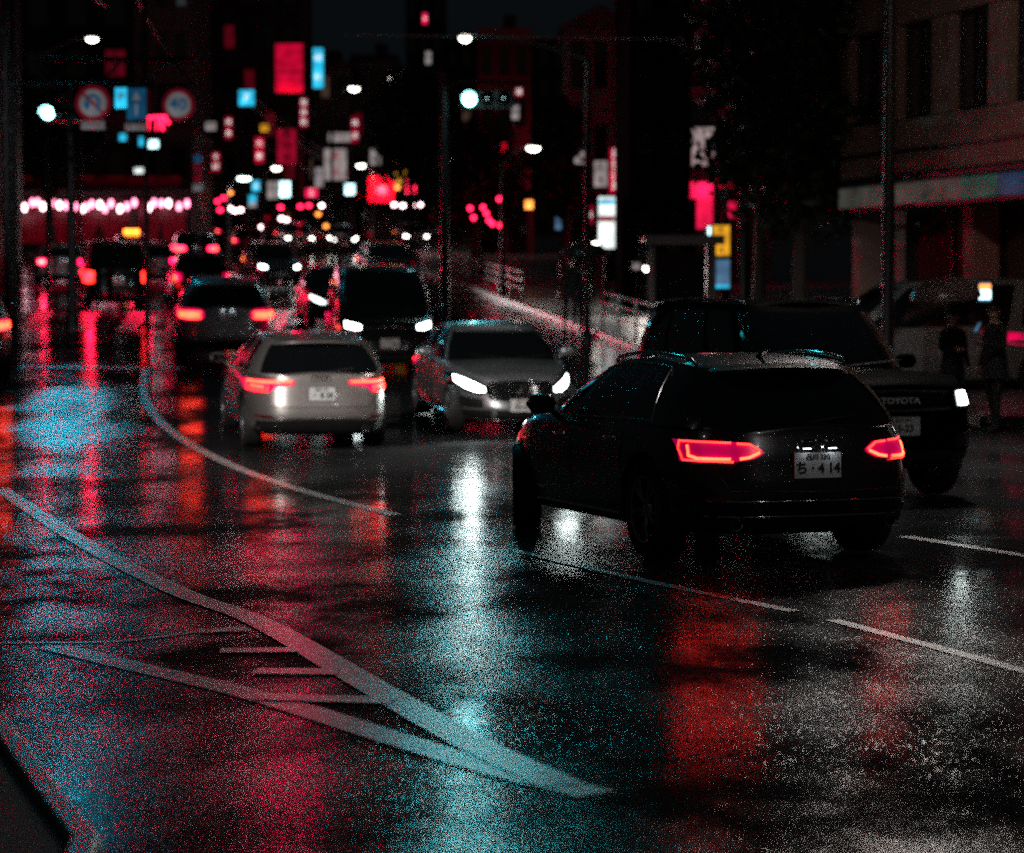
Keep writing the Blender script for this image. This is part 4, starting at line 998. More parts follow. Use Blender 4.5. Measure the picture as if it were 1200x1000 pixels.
S_('light_tube_sign', 'thin upright white light strip beside the yellow sign', 831, 312, 3, 92, 58, 'cyanwhite')
S_('pink_wall_glow', 'glowing pink wall panel left of the yellow sign', 822, 241, 26, 54, 78, 'pinkwall', bracket=(0, 3, 0)); S_('pink_wall_glow', 'small pink glowing panel right of the yellow sign', 857, 246, 10, 18, 78, 'pinkwall', bracket=(0, 3, 0))  # glowing panels put in for the pink light on the wall
S_('grey_lit_panel', 'tall grey lit window panel above the pink wall panel', 824, 172, 26, 44, 80, 'dimwhite', bracket=(0, 3, 0))
S_('orange_sign', 'upright orange and white lit sign at the end of the street', 470, 206, 14, 32, 130, 'orange', sub=[(-.4, .4, 'yellow')], bracket=(0, 20, 0))
S_('red_shop_sign', 'red glowing shop sign below the orange one', 481, 219, 12, 14, 128, 'red', bracket=(0, 20, 0))
S_('red_front_panel', 'wide red panel over the shop front at the street end', 447, 222, 30, 30, 150, 'board_red', text='酒', tmat=M['trim'], tsize=.9, bracket=(0, 8, 0))
S_('round_white_sign', 'broad pale barrel sign on the pale wall', 393, 193, 26, 36, 140, 'dimwhite', text='薬局', tmat=E['redsoft'], tsize=.6, bracket=(0, 12, 0))
S_('long_white_sign', 'long pale sign board above the barrel sign', 398, 161, 26, 10, 140, 'dimwhite', text='カラオケ', tmat=M['trim'], tsize=.3, vertical=False, bracket=(0, 12, 0)); S_('narrow_white_sign', 'narrow pale sign left of the barrel sign', 374, 208, 9, 22, 138, 'dimwhite', text='歯科', tmat=E['signblue'], tsize=.36, bracket=(0, 12, 0))
S_('kiosk_sign', 'cyan and white lit kiosk sign by the left kerb', 334, 222, 12, 18, 112, 'cyanwhite', text='両替', tmat=E['signblue'], tsize=.26); S_('kiosk_sign', 'small lilac lit panel beside the kiosk sign', 320, 223, 13, 20, 113, 'dimwhite', text='営業中', tmat=M['trim'], tsize=.22)
S_('teal_box_sign', 'small teal box sign hanging on the dark block', 289, 115, 18, 18, 100, 'cyan', text='P', tmat=E['white'], tsize=.45, bracket=(0, 40, 0))
S_('pale_light_box', 'pale lit panel on the gable house, upper one', 680, 178, 13, 28, 80, 'dimwhite', text='茶房', tmat=M['trim'], tsize=.28, bracket=(0, 4, 0)); S_('pale_light_box', 'pale lit panel next to the crimson sign', 704, 204, 15, 30, 80, 'dimwhite', text='和食', tmat=M['trim'], tsize=.3, bracket=(0, 4, 0))
S_('small_red_sign', 'small red lit sign by the lamp post at the tree', 648, 228, 5, 10, 82, 'red'); S_('small_orange_sign', 'small orange lit shop sign low by the dark tree', 620, 240, 9, 10, 84, 'orange')
S_('blue_notice', 'small blue notice on a white board at the left kerb', 296, 236, 9, 14, 105, 'cyan', sub=[(-.5, -.1, 'dimwhite')])
S_('red_window_sign', 'upright red lit window beside the lamp with the curved arm', 586, 190, 14, 44, 116, 'redsoft', text='寿司処', tmat=M['trim'], tsize=.4, bracket=(0, 2, 0))
S_('red_lit_signboard', 'dim red signboard under the billboard', 336, 172, 22, 40, 120, 'redsoft', text='居酒屋', tmat=M['trim'], tsize=.5, bracket=(0, 20, 0))
S_('advertising_screen', 'small bright advertising screen on the pavement behind the pedestrians', 1154, 342, 14, 22, 37, 'bluelit', sub=[(-.4, .1, 'cyanwhite'), (.15, .4, 'orange')])
S_('teal_fill_board', 'huge teal glowing board added above the view for its light', 78, -48, 76, 74, 62, 'teal_fill', bracket=(0, 6, 0), d=.4)  # out-of-view board added to throw teal light on the road
more = [(268, 150, 8, 26, 132, 'redsoft', '焼鳥', 'red'), (253, 190, 9, 22, 130, 'redsoft', 'そば', 'dim red'), (247, 148, 12, 9, 134, 'dimwhite', '本', 'pale'), (304, 176, 10, 30, 126, 'board_red', '大衆', 'deep red'), (356, 132, 9, 34, 136, 'redsoft', '整体院', 'tall dim red'),
        (310, 150, 9, 8, 128, 'yellow', '鍵', 'tiny yellow'), (416, 152, 8, 30, 150, 'redsoft', '銭湯', 'far dim red'), (440, 178, 12, 34, 152, 'dimwhite', '画廊', 'far pale'), (455, 160, 8, 22, 154, 'redsoft', '喫茶', 'slim red'), (365, 226, 14, 10, 122, 'crimson', '弁当', 'low crimson'),
        (300, 218, 9, 12, 118, 'cyan', '水', 'little cyan'), (410, 222, 11, 12, 140, 'cyanwhite', '米', 'little mint'), (498, 22, 5, 12, 188, 'crimson', '宿', 'highest crimson'), (502, 68, 6, 14, 188, 'dimwhite', '宿', 'high pale'), (608, 108, 9, 10, 100, 'redsoft', '湯', 'small dark red'), (604, 132, 8, 16, 104, 'dimwhite', '紙', 'small grey'),
        (576, 216, 10, 16, 110, 'redsoft', '丼', 'low dark red'), (746, 312, 8, 7, 62, 'dimwhite', '傘', 'small pale low'), (690, 252, 10, 22, 78, 'redsoft', '麺', 'dull red'), (655, 262, 8, 14, 80, 'bluelit', '花', 'dull blue'), (640, 210, 8, 26, 92, 'redsoft', '肉', 'dull crimson'), (850, 215, 20, 9, 78, 'redsoft', '質店', 'long dull red')]
for (x, y, w, h, Y, f, t, word) in more:
    S_('shop_sign', '%s shop sign reading %s %s' % (word, t, 'on the right side of the street' if x > 560 else 'up the left side of the street'), x, y, w, h, Y, f, text=t, tmat=E['white'] if f in ('redsoft', 'board_red', 'crimson', 'cyan') else M['trim'], tsize=min(w * .8, h / len(t) * .8) * Y / FPX, bracket=(0, 10 if Y > 100 else 3, 0))
# red neon characters
def neon(label, x, y, w, h, Y, strokes, m='red', r=.07):
    c = at(x, y, Y); s = Y / FPX; root = thing('neon_sign', label, 'neon sign', c)
    mb = MB(); mb.box((0, .18, 0), (w * s, .08, h * s)); mb.tube([(0, .2, 0), (0, 5, 0)], .05); mb.build('back_board', M['dark_wall'], root)
    for st in strokes:
        mb = MB(); mb.tube([((a - .5) * w * s, 0, (b - .5) * h * s) for a, b in st], r, n=7); mb.build('neon_tube', E[m], root, 60)
neon('red neon character glowing above the lantern shop, upper one', 183, 147, 30, 22, 128, [[(.1, .9), (.9, .95)], [(.2, .9), (.15, .1), (.5, .05), (.55, .8)], [(.7, .8), (.75, .2)], [(.8, .9), (1, .6)]])
neon('red neon character left column over the lantern shop', 161, 178, 15, 40, 127, [[(.1, .95), (.9, .95)], [(.25, .9), (.3, .1)], [(.75, .9), (.7, .15)], [(.1, .5), (.9, .55)], [(.0, .1), (1, .05)]])
neon('red neon character right column over the lantern shop', 184, 182, 18, 44, 127, [[(.5, 1), (.5, .35)], [(.1, .75), (.9, .75)], [(.1, .35), (.9, .38)], [(.05, .1), (.3, .3)], [(.95, .1), (.65, .3)], [(.2, .02), (.9, .02)]])
S_('small_white_lamp_sign', 'tiny pale blue lit sign between the neon characters', 180, 169, 11, 9, 124, 'cyanwhite', bracket=(0, 5, 0)); S_('small_white_lamp_sign', 'tiny cyan lit sign left of the neon characters', 166, 166, 6, 10, 124, 'cyan', bracket=(0, 5, 0))
S_('small_white_lamp_sign', 'little round teal lit sign under the blue arrow board', 144, 161, 8, 8, 122, 'cyan', bracket=(0, 5, 0)); S_('small_white_lamp_sign', 'little pale lit sign just above the lantern row', 163, 200, 11, 6, 124, 'white', bracket=(0, 3, 0))

def wash(o, off, to, p, col, size=150):  # spots added at the signs to tint walls and wet road red
    l = spot(o, off, to, p, size, col, .6, .3)
for o in list(C.objects):
    lb = o.get('label', '')
    if lb == 'glowing pink wall panel left of the yellow sign': wash(o, (.2, -1.6, .6), (.3, 3, -.4), 140, (1, .01, .09))
    elif lb.startswith('red neon character right'): wash(o, (0, -.5, 0), (-1, -3, -3.5), 350, (1, .02, .07), 170)
    elif lb.startswith('wide red panel'): wash(o, (0, -.6, 0), (0, 4, .5), 900, (1, .05, .08), 170)
    elif lb.startswith('upright red lit window'): wash(o, (0, -1.0, 0), (.5, 3, .3), 260, (1, .01, .06), 170)
    elif lb.startswith('large red billboard'): wash(o, (0, -.9, -1.4), (0, 4, -5), 140, (1, .02, .07), 170); wash(o, (0, -.4, 0), (6, -95, -9), 520, (1, .003, .08), 20)
    elif lb.startswith('red neon character left'): wash(o, (0, -.4, 0), (16, -112, -9), 300, (1, .003, .08), 20)
for o in list(C.objects):
    if o.get('label', '').startswith('huge teal'):
        t_ = onroad(88, 462) - o.location
        b_ = spot(o, (0, -.3, 0), t_, 1300, 27, (0, .46, .66), 1.0, .8)  # added teal beam aimed at the pool in the left lane
# ------------------------------------------------------------------ overhead road signs, left
Yg = 46.0
gx0, gx1 = at(-30, 100, Yg), at(228, 100, Yg)
root = thing('sign_gantry', 'dark sign gantry reaching over the left lanes', 'sign gantry', (gx0.x, Yg, g(Yg)))
mb = MB(); mb.lathe([(.2, 0), (.2, .3), (.13, .35), (.10, 7.4)], 'Z', 14, close=True); mb.build('pole', M['dark_metal'], root, 40)
mb = MB(); L_ = gx1.x - gx0.x
for dz in (0, .5): mb.tube([(0, .12, gx0.z - g(Yg) + dz), (L_, .12, gx0.z - g(Yg) + dz)], .05)
for k in range(9): mb.tube([(L_ * k / 9, .12, gx0.z - g(Yg) + (0 if k % 2 else .5)), (L_ * (k + 1) / 9, .12, gx0.z - g(Yg) + (.5 if k % 2 else 0))], .025)
mb.build('arm', M['dark_metal'], root, 60)
round_sign('red ringed round sign with a blue turning arrow, hanging left on the gantry', at(109, 121, Yg), .34, 'turn', pole=gx0.z)
plate_sign('small white and red plate under the turning arrow sign', at(109, 147, Yg), .46, .16, 'signwhite', content='バスを除く', post=at(109, 121, Yg).z - .3)
plate_sign('blue road sign with a white arrow pointing up', at(160, 122, Yg), .38, .62, 'signblue', content='arrow', post=gx0.z)
plate_sign('small bright cyan board left of the blue arrow sign', at(142, 115, Yg), .24, .40, 'cyan', content='P', post=gx0.z)
plate_sign('thin white plate under the blue arrow sign', at(159, 149, Yg), .42, .13, 'signwhite', content='二輪・軽車両', post=at(160, 122, Yg).z - .3)
round_sign('round speed sign reading 40 with a red ring', at(209, 123, Yg), .31, 'forty', pole=gx0.z)
signal_head('traffic light with its left lamp lit, hanging at the left beside the turning arrow sign', at(76, 133, 58), (at(83, 200, 58).x, 58), side=-1, beam=dict(to=(4.5, -42, -3.5), p=150, col=(.0, .46, .70), size=60))
signal_head('traffic light with a bright mint lamp lit over the oncoming lane', at(571, 117, 54), (at(521, 200, 54).x, 54), beam=dict(to=(2.2, -36, -4), p=360, col=(.02, .66, .85), size=60))
signal_head('near traffic light hanging above the junction with its left lamp lit', (-.1, 23.6, 5.3), (-8.0, 24.0), mat_='near_teal', beam=dict(to=(.3, -15, -5.3), p=55, col=(.02, .70, .80), size=80))
signal_head('unseen twin traffic light added over the junction to widen the teal glow', (.9, 25.0, 5.5), (8.6, 25.4), mat_='near_teal', beam=dict(to=(-.3, -16, -5.5), p=55, col=(.02, .70, .80), size=80))  # second near signal added to widen the teal on the road
# stack of small signs on a post
p = at(232, 200, 96)
mb = MB(); mb.tube([(0, 0, 0), (0, 0, p.z - g(96) + 1.4)], .045); o = mb.build('sign_post', M['grey_metal'], None, 60); o.location = (p.x, 96.06, g(96)); tag(o, 'slim post holding a stack of small round signs', 'post')
for yy, kd, lb in ((186, 'blue', 'small round blue sign topmost on the slim post'), (197, 'red', 'small round red sign second on the slim post'), (209, 'red', 'small round red sign third on the slim post')): round_sign(lb, at(232, yy, 96), .17, kd)
plate_sign('small white plate lowest on the slim post', at(232, 220, 96), .42, .26, 'signwhite')
# arm across the top, with its tie rod
pr = at(872, 44, 49); pl = at(404, 41, 49)
root = thing('signal_mast_arm', 'long thin grey mast arm reaching left across the top from beside the tree', 'mast arm', (pr.x, 49, g(49)))
hz = pr.z - g(49); mb = MB(); mb.lathe([(.16, 0), (.16, .3), (.1, .34), (.08, hz + .5)], 'Z', 14, close=True); mb.build('pole', M['dark_metal'], root, 40)
mb = MB(); mb.tube([(0, 0, hz - .05), (pl.x - pr.x, 0, pl.z - g(49))], .014, n=6); mb.build('arm', M['pale_metal'], root, 60)
mb = MB(); q = at(785, 47, 49) - Vector((pr.x, 49, g(49))); mb.tube([q, (0, 0, hz - .55)], .012, n=6); mb.build('tie_rod', M['pale_metal'], root, 60)

# ------------------------------------------------------------------ street lamps
def SL(label, x, y, Y, fx, fy, lens='lamp', size=(.5, .3), group=None, r=.055, **k):
    h = at(x, y, Y); return street_lamp(label, (h.x + fx, Y + fy), h, lens, r, size, group, **k)
SL('street lamp with a lit flat head above the turning arrow sign', 108, 47, 80, -1.6, .2, size=(.42, .2)); SL('street lamp whose lit head glints over the blue arrow sign', 150, 102, 92, -1.9, .2, size=(.40, .2))
SL('street lamp with a lit flat head touching the mast arm', 545, 46, 51, 2.6, .2, size=(.27, .16), light=dict(to=(X(545, 51), 50.0, 0), p=70, size=176, col=(.6, 1, .97), blend=.1)); SL('street lamp on a curved arm right of the cyan sign', 415, 105, 95, -.9, .2, size=(.45, .3)); SL('street lamp with a pale head above the far dark tree', 457, 90, 105, 1.2, .2, size=(.40, .24))
SL('lamp with a round white globe over the red shop at the street end', 423, 195, 118, .6, .2, 'lamp', (.46, .46), light=dict(to=(X(440, 119), 119.5, 0), p=500, size=178, col=(1, .72, .66))); SL('bright round lamp above the left queue of cars', 286, 210, 100, -.7, .2, 'lampteal', (.62, .55), light=dict(to=(X(262, 99), 99, 0), p=320, size=178, col=(1, .85, .85))); SL('white lamp beside the lilac kiosk panel', 324, 198, 104, -.6, .2, 'lamp', (.44, .36))
SL('left one of two mint lamps by the dark tree', 530, 187, 88, -.3, .2, 'lampteal', (.36, .34)); SL('right one of two mint lamps by the dark tree', 545, 184, 90, .6, .2, 'lampteal', (.36, .26))
SL('lantern-headed lamp on a curved pale arm by the tree', 625, 175, 74, -.95, .1, 'lamp', (.44, .44), light=dict(to=(X(610, 62), 62, -1), p=80, size=52, col=(1, .85, .78))); SL('warm lamp over the shop left of the yellow sign', 832, 202, 70, .5, .2, 'lamp', (.2, .2)); SL('lamp shining through the branches of the right tree', 862, 178, 72, .4, .2, 'lamp', (.26, .36))
SL('small lamp above the guardrail at the dark building', 757, 315, 60, .2, .1, 'lamp', (.15, .16), r=.03, light=dict(to=(X(735, 53), 53, 0), p=190, size=170, col=(1, .9, .82))); SL('round white lamp by the white pillar sign', 698, 286, 68, .3, .1, 'lamp', (.2, .22)); SL('large soft white lamp left of the white pillar sign', 678, 290, 70, -.5, .1, 'white', (.4, .5))
# the tall lamp post in front of the stone block, its arm reaching out over the junction
street_lamp('tall dark lamp post in front of the stone block, its arm reaching over the junction', (at(1041, 300, 36).x, 36), (4.5, 27.5, 7.6), emit('junction_lamp', (1.0, .97, .95), 25.0), .075, (1.15, .5), name='street_lamp',
            light=dict(to=(4.6, 20, 0), p=1350, rad=.35, size=172, col=(1, .90, .84)))
street_lamp('street lamp at the near left kerb lighting the backs of the queueing cars', (-10.5, 12), (-8.2, 13, 8.0), emit('kerb_lamp', (1.0, .86, .78), 15.0), .075, (.8, .36), light=dict(to=(-1.8, 31, 1.1), p=9000, size=30, col=(1, .93, .89), blend=1.0))
street_lamp('street lamp at the near right kerb lighting the off-roader and the black estate', (9.0, 6.0), (6.6, 7.0, 8.2), emit('near_right_lamp', (1.0, .90, .88), 15.0), .075, (.8, .36), light=dict(to=(3.0, 19.5, .9), p=300, size=44, col=(1, .9, .9), blend=1.0))
for o in list(C.objects):
    if o.get('label', '').startswith('tall dark lamp post'): spot(o, (4.5 - o.location.x, 27.9 - o.location.y, 7.2), (4.2, -3.5, 6.0), 330, 105, (1, .74, .58), .8, .15)  # extra spot added to warm the stone facade
    if o.get('label', '').startswith('street lamp at the near left kerb'): spot(o, (2.3, 1.0, 7.8), (-4.0, 66, 1.0), 7000, 12, (.9, .95, 1), 1.0, .15)  # extra far beam added to brighten the white saloon
# small red and warm lamps in the dark tree
for i, (x, y) in enumerate(((551, 244), (566, 243), (570, 250), (573, 258), (586, 264), (585, 233), (577, 262), (555, 255))):
    p = at(x, y, 86); mb = MB(); mb.lathe([(.02, .08), (.075, .04), (.085, -.02), (.05, -.08), (.01, -.1)], 'Z', 10, close=True); mb.tube([(0, 0, .08), (0, 0, .5)], .008, m=1)
    o = mb.build('tree_lamp', [E['red'], M['trim']], None, 60); o.location = p; tag(o, 'tiny red lamp strung in the dark tree', 'lamp', 'red lamps strung in the dark tree')

for i, (x, y, c) in enumerate(((329, 243, 'red'), (352, 242, 'red'), (362, 241, 'red'), (255, 236, 'red'), (258, 246, 'red'), (262, 232, 'red'), (238, 242, 'red'), (245, 250, 'red'), (269, 244, 'pinkwhite'), (275, 247, 'pinkwhite'), (282, 246, 'pinkwhite'), (377, 241, 'pinkwhite'),
        (373, 251, 'orange'), (382, 265, 'orange'), (270, 226, 'orange'), (462, 240, 'pinkwhite'), (472, 241, 'pinkwhite'), (484, 241, 'pinkwhite'), (492, 240, 'pinkwhite'), (336, 258, 'pinkwhite'), (330, 256, 'pinkwhite'), (307, 266, 'pinkwhite'))):
    Y = 128 + (i % 4) * 3; p = at(x, y, Y); mb = MB(); mb.lathe([(.03, .1), (.12, .06), (.15, -.01), (.09, -.1), (.01, -.12)], 'Z', 10, close=True); mb.tube([(0, 0, .1), (0, 0, .7)], .012, m=1)
    o = mb.build('shop_lamp', [E[c], M['trim']], None, 60); o.location = p; w_ = {'red': 'red', 'pinkwhite': 'pale pink', 'orange': 'amber'}[c]; tag(o, 'small round %s shop lamp far up the street among the traffic' % w_, 'lamp', '%s shop lamps far up the street' % w_)
# ------------------------------------------------------------------ guardrails, shelter, posts
def guardrail(label, pts, h=.8, rails=(.30, .55, .78), m='pale_metal'):
    root = thing('guardrail', label, 'guardrail', pts[0]); o = Vector(pts[0]); n = len(pts)
    for zz in rails: mb = MB(); mb.tube([Vector(p) - o + Vector((0, 0, zz)) for p in pts], .028, n=7); mb.build('rail', M[m], root, 60)
    for p in pts: mb = MB(); mb.tube([Vector(p) - o, Vector(p) - o + Vector((0, 0, h))], .034, n=8); mb.build('post', M[m], root, 60)
def kpts(y0, y1, n, off=.45): return [Vector((kerb_x(y) + off, y, g(y) + .14)) for y in [y0 + (y1 - y0) * k / (n - 1) for k in range(n)]]
guardrail('pale pipe guardrail along the kerb in front of the black building', kpts(56, 47.5, 5)); guardrail('pale pipe guardrail further up the kerb under the dark tree', kpts(93, 70, 9))
p = at(760, 388, 51.5); p = Vector((p.x + .1, 51.5, g(51.5) + .14))
root = thing('bus_shelter', 'small open bus shelter with pale posts beside the guardrail', 'bus shelter', p)
for dx, dy in ((0, 0), (1.3, 0), (0, 1.3), (1.3, 1.3)): mb = MB(); mb.tube([(dx, dy, 0), (dx, dy, 2.1)], .05, n=8); mb.build('post', M['grey_wall'], root, 60)
mb = MB(); mb.box((.65, .6, 2.14), (1.7, 1.9, .08)); mb.box((.65, -.36, 2.1), (1.7, .04, .2)); mb.build('roof', M['grey_wall'], root)
mb = MB(); mb.box((.65, 1.0, .45), (1.1, .35, .05)); mb.box((.25, 1.0, .21), (.05, .3, .42)); mb.box((1.05, 1.0, .21), (.05, .3, .42)); mb.build('bench', M['dark_metal'], root)
mb = MB(); mb.box((.65, 1.28, 1.2), (1.15, .02, 1.3)); mb.build('back_pane', M['glass'], root)
for x, Y, lb in ((9, 44, 'weathered pole at the left picture edge behind the silver car'), (17, 52, 'thinner leaning pole next to the weathered one at the left edge'), (172, 62, 'dark straight post below the blue arrow sign')):
    p = at(x, 300, Y); mb = MB(); mb.lathe([(.075, 0), (.07, 3), (.05, 9)], 'Z', 12, close=True)
    for k in range(6): mb.box((0, -.12, 3 + k * .8), (.06, .04, .12))
    o = mb.build('utility_pole', M['dark_metal'], None, 40); o.location = (p.x, Y, g(Y)); tag(o, lb, 'pole')
# overhead service wires strung between the poles
for i, (a, b) in enumerate((((-8.5, 44, 8.4), (6.0, 64, 10.2)), ((-8.6, 52, 9.2), (-16, 124, 13)), ((5.7, 64, 9.0), (1.5, 118, 13.0)))):
    a, b = Vector(a), Vector(b); mb = MB(); mb.tube([a.lerp(b, k / 16) - Vector((0, 0, math.sin(PI * k / 16) * .8)) for k in range(17)], .012, n=5)
    o = mb.build('overhead_wire', M['trim'], None, 60); tag(o, ('black wire sagging across the junction from the left pole', 'black wire running up the left side of the street', 'black wire running up the right side of the street')[i], 'wire')

# ------------------------------------------------------------------ trees
def tree(label, x, y, h, crown_z, rx, ry, rz, leaves, seed, lsize=.14, trunk_r=.16, clumps=60, group=None):
    random.seed(seed); gz = g(y) + .14; root = thing('street_tree', label, 'tree', (x, y, gz), 0, group)
    mb = MB(); mb.tube([(0, 0, 0), (.05, 0, h * .25), (-.04, .05, h * .55), (.02, 0, h * .85)], trunk_r, n=10, r2=trunk_r * .35); mb.tube([(0, 0, 0), (0, 0, .3)], trunk_r * 1.35, r2=trunk_r)
    cl = []
    for k in range(clumps):
        while True:
            u = Vector((random.uniform(-1, 1), random.uniform(-1, 1), random.uniform(-1, 1)))
            if .15 < u.length < 1: break
        f = 1 - .35 * max(0, u.z)
        c = Vector((u.x * rx * f, u.y * ry * f, crown_z + u.z * rz)); cl.append((c, random.uniform(.28, .6) * min(rx, 1.6)))
        if k % 3 == 0:
            b = Vector((0, 0, max(h * .2, c.z - random.uniform(.6, 1.4)))); b.z = min(b.z, h * .8); mb.tube([b, b.lerp(c, .5) + Vector((0, 0, .12)), c], trunk_r * .3, n=5, r2=.012)
    mb.build('trunk', M['bark'], root, 60)
    lf = MB()
    for k in range(leaves):
        c, r = random.choice(cl); d = Vector((random.gauss(0, 1), random.gauss(0, 1), random.gauss(0, .8))).normalized() * r * random.random() ** .5
        p = c + d; n_ = Vector((random.gauss(0, 1), random.gauss(0, 1), random.gauss(.6, 1))).normalized(); a = n_.orthogonal().normalized(); b = n_.cross(a); s = lsize * random.uniform(.6, 1.3)
        an = random.uniform(0, 6.3); a, b = a * math.cos(an) + b * math.sin(an), b * math.cos(an) - a * math.sin(an)
        i = len(lf.v); lf.v += [tuple(p - a * s), tuple(p - b * s * .45 + n_ * s * .12), tuple(p + a * s), tuple(p + b * s * .45 + n_ * s * .12)]; lf.f.append((i, i + 1, i + 2, i + 3)); lf.m.append(0)
    me = bpy.data.meshes.new('crown'); me.from_pydata(lf.v, [], lf.f); me.materials.append(M['leaf']); o = bpy.data.objects.new('crown', me); C.objects.link(o); o.parent = root
    return root
tree('tall dark street tree with dense foliage left of the stone block', X(935, 46), 46, 11, 6.9, 1.62, 1.6, 5.0, 16000, 3, .16, clumps=110)
tree('second dark tree overlapping the tall one near the yellow sign', X(888, 54), 54, 10, 7.6, 1.0, 1.2, 3.6, 7000, 5, .15)
tree('dark rounded tree in the middle of the street scene', X(482, 104), 104, 9, 6.0, 1.9, 1.6, 2.5, 8000, 8, .2)
tree('dark spreading tree over the far guardrail, lit by tiny red lamps', X(556, 88), 88, 8, 3.6, 1.6, 1.4, 1.8, 8000, 12, .17)
tree('bushy dark tree right of the curved lamp arm', X(660, 80), 80, 7.5, 4.2, 1.0, 1.0, 1.9, 4000, 15, .17)
tree('dark tree at the left behind the turning arrow sign', X(60, 104), 104, 10, 6.0, 2.2, 1.8, 2.4, 6000, 21, .2)
# ------------------------------------------------------------------ the traffic
def car(name, sp, label, cat, pm, px, py, yaw, end, detail=1, group=None, **over):
    d = dict(sp); d.update(over)
    root, S = make_car(name, d, label, cat, pm, detail, group); put(root, px, py, S, yaw, end); return root, S
def lit(sp, mat_): h = dict(sp['headl']); h['lit'] = True; h['mat'] = mat_; return h
def tl(sp, lens): t = dict(sp['tail']); t['lens_mat'] = M[lens]; return t
car('estate_car', WAGON_A, 'glossy black estate car with slim glowing tail lights, closest to the viewer', 'car', 'black_paint', 960, 664, 18.5, 'rear')
car('estate_car', WAGON_B, 'warm silver estate car with roof rails and glowing tail lights', 'car', 'silver_paint', 378, 529, 12.0, 'rear')
car('suv', SUV, 'cool silver SUV with wide orange tail lights ahead of the warm silver estate', 'car', 'cool_silver', 267, 428, 9.5, 'rear')
car('sedan', SEDAN, 'grey sedan with a star badge and blazing headlights facing the viewer', 'car', 'grey_paint', 612, 512, 191, 'front')
car('minivan', VAN, 'black minivan with bright headlights following the grey sedan', 'car', 'black_paint', 457, 442, 188, 'front')
car('offroader', OFFROADER, 'tall black off-roader with lettered grille behind the black estate', 'car', 'deep_black', 1058, 590, 198, 'front')
car('saloon_car', SUV, 'silver car cut off by the left edge with one tail light showing', 'car', 'cool_silver', -46, 446, 16, 'rear')
car('saloon_car', SEDAN, 'white saloon with pale bright rear lamps in the left lane', 'car', 'white_car', 75, 335, 14, 'rear', 0, tail=dict(lens_mat=M['brake_red'], lens=[(.52, .74, .90), (.70, .72, .92), (.86, .74, .90)], bars=[('brake_far', .05, [(.66, .82), (.80, .82)])]), platelamp=True)
car('minivan', VAN, 'black minivan with upright red tail lights in the left lane', 'car', 'black_paint', 139, 364, 13, 'rear', 0, tail=tl(VAN, 'led_red'), platelamp=True)
car('small_car', HATCH, 'small white car with a fiery brake light beyond the black minivan', 'car', 'white_car', 181, 334, 13, 'rear', 0, tail=tl(HATCH, 'brake_red'))
car('dark_car', HATCH, 'dark car with red tail lights ahead of the cool silver SUV', 'car', 'black_paint', 238, 362, 11, 'rear', 0, W=1.78, H=1.56)
car('dark_car', SUV, 'dark SUV with red tail lights further up the middle lane', 'car', 'black_paint', 231, 319, 12, 'rear', 0, tail=tl(SUV, 'brake_red'))
car('oncoming_car', HATCH, 'silver oncoming car with its headlights glaring onto the wet road', 'car', 'cool_silver', 330, 336, 196, 'front', 0, headl=lit(HATCH, 'head'))
car('oncoming_car', SEDAN, 'dark oncoming car speckled with red reflections beside the black minivan', 'car', 'black_paint', 406, 386, 190, 'front', 0, headl=lit(SEDAN, 'head_dim'))
car('taxi', SEDAN, 'dark oncoming taxi with two round headlights far up the street', 'car', 'dark_blue', 404, 295, 192, 'front', 0, headl=lit(SEDAN, 'head_far'))
car('oncoming_car', WAGON_B, 'pale silver car with dark lamps behind the black minivan', 'car', 'cool_silver', 466, 334, 192, 'front', 0)
car('oncoming_car', HATCH, 'far oncoming car with one bright headlight at the kerb', 'car', 'white_car', 489, 291, 192, 'front', 0, headl=lit(HATCH, 'head_far'))
car('far_car', HATCH, 'far dark red car with red brake lights at the street end', 'car', 'red_car', 293, 303, 12, 'rear', 0)
car('far_car', HATCH, 'far black car with red brake lights under the round lamp', 'car', 'black_paint', 270, 288, 12, 'rear', 0)
car('far_car', SUV, 'far grey oncoming car in the middle of the street', 'car', 'grey_paint', 352, 296, 192, 'front', 0, headl=lit(SUV, 'head_far'))
car('delivery_van', VAN, 'dark boxy van far up the street below the red shop', 'van', 'dark_blue', 428, 274, 192, 'front', 0, H=2.35, headl=lit(VAN, 'head_far'))
car('parked_van', VAN, 'grey van parked behind the pedestrians at the right edge', 'van', 'grey_paint', 1262, 462, 100, 'rear', 0, headl=dict(VAN['headl'], lit=False))
# the lamps that flood the wet road: brake lights in the left queue, headlights of the oncoming cars
for o in list(C.objects):
    lb = o.get('label', '')
    if lb.startswith(('white saloon with pale', 'small white car with', 'black minivan with upright')):
        for c in [c for c in o.children if c.name.split('.')[0] == 'tail_light']:
            m_ = c.data.vertices; x_ = sum(v.co.x for v in m_) / len(m_); y_ = min(v.co.y for v in m_)
            l = spot(o, (x_, y_ - .06, .85), (x_ * 1.1, y_ - 14, -.4), 900, 110, (1, .008, .06), .6, .1)
    if lb.startswith(('silver oncoming', 'grey sedan with a star')):
        for c in [c for c in o.children if c.name.split('.')[0] == 'headlight']:
            m_ = c.data.vertices; x_ = sum(v.co.x for v in m_) / len(m_); y_ = max(v.co.y for v in m_)
            l = spot(o, (x_, y_ + .08, .68), (x_ * 1.3, y_ + 12, -.3), 380 if 'sedan' in lb else 700, 95, (.86, 1, .97), .7, .09)
# amber roof lamp of a taxi in the left queue
root, S = car('taxi', HATCH, 'dark taxi with an amber roof lamp behind the black minivan', 'car', 'black_paint', 158, 318, 13, 'rear', 0)
mb = MB(); mb.box((0, -.2, S.H + .10), (.62, .2, .16)); ro = mb.build('roof_lamp', M['amber'], root)

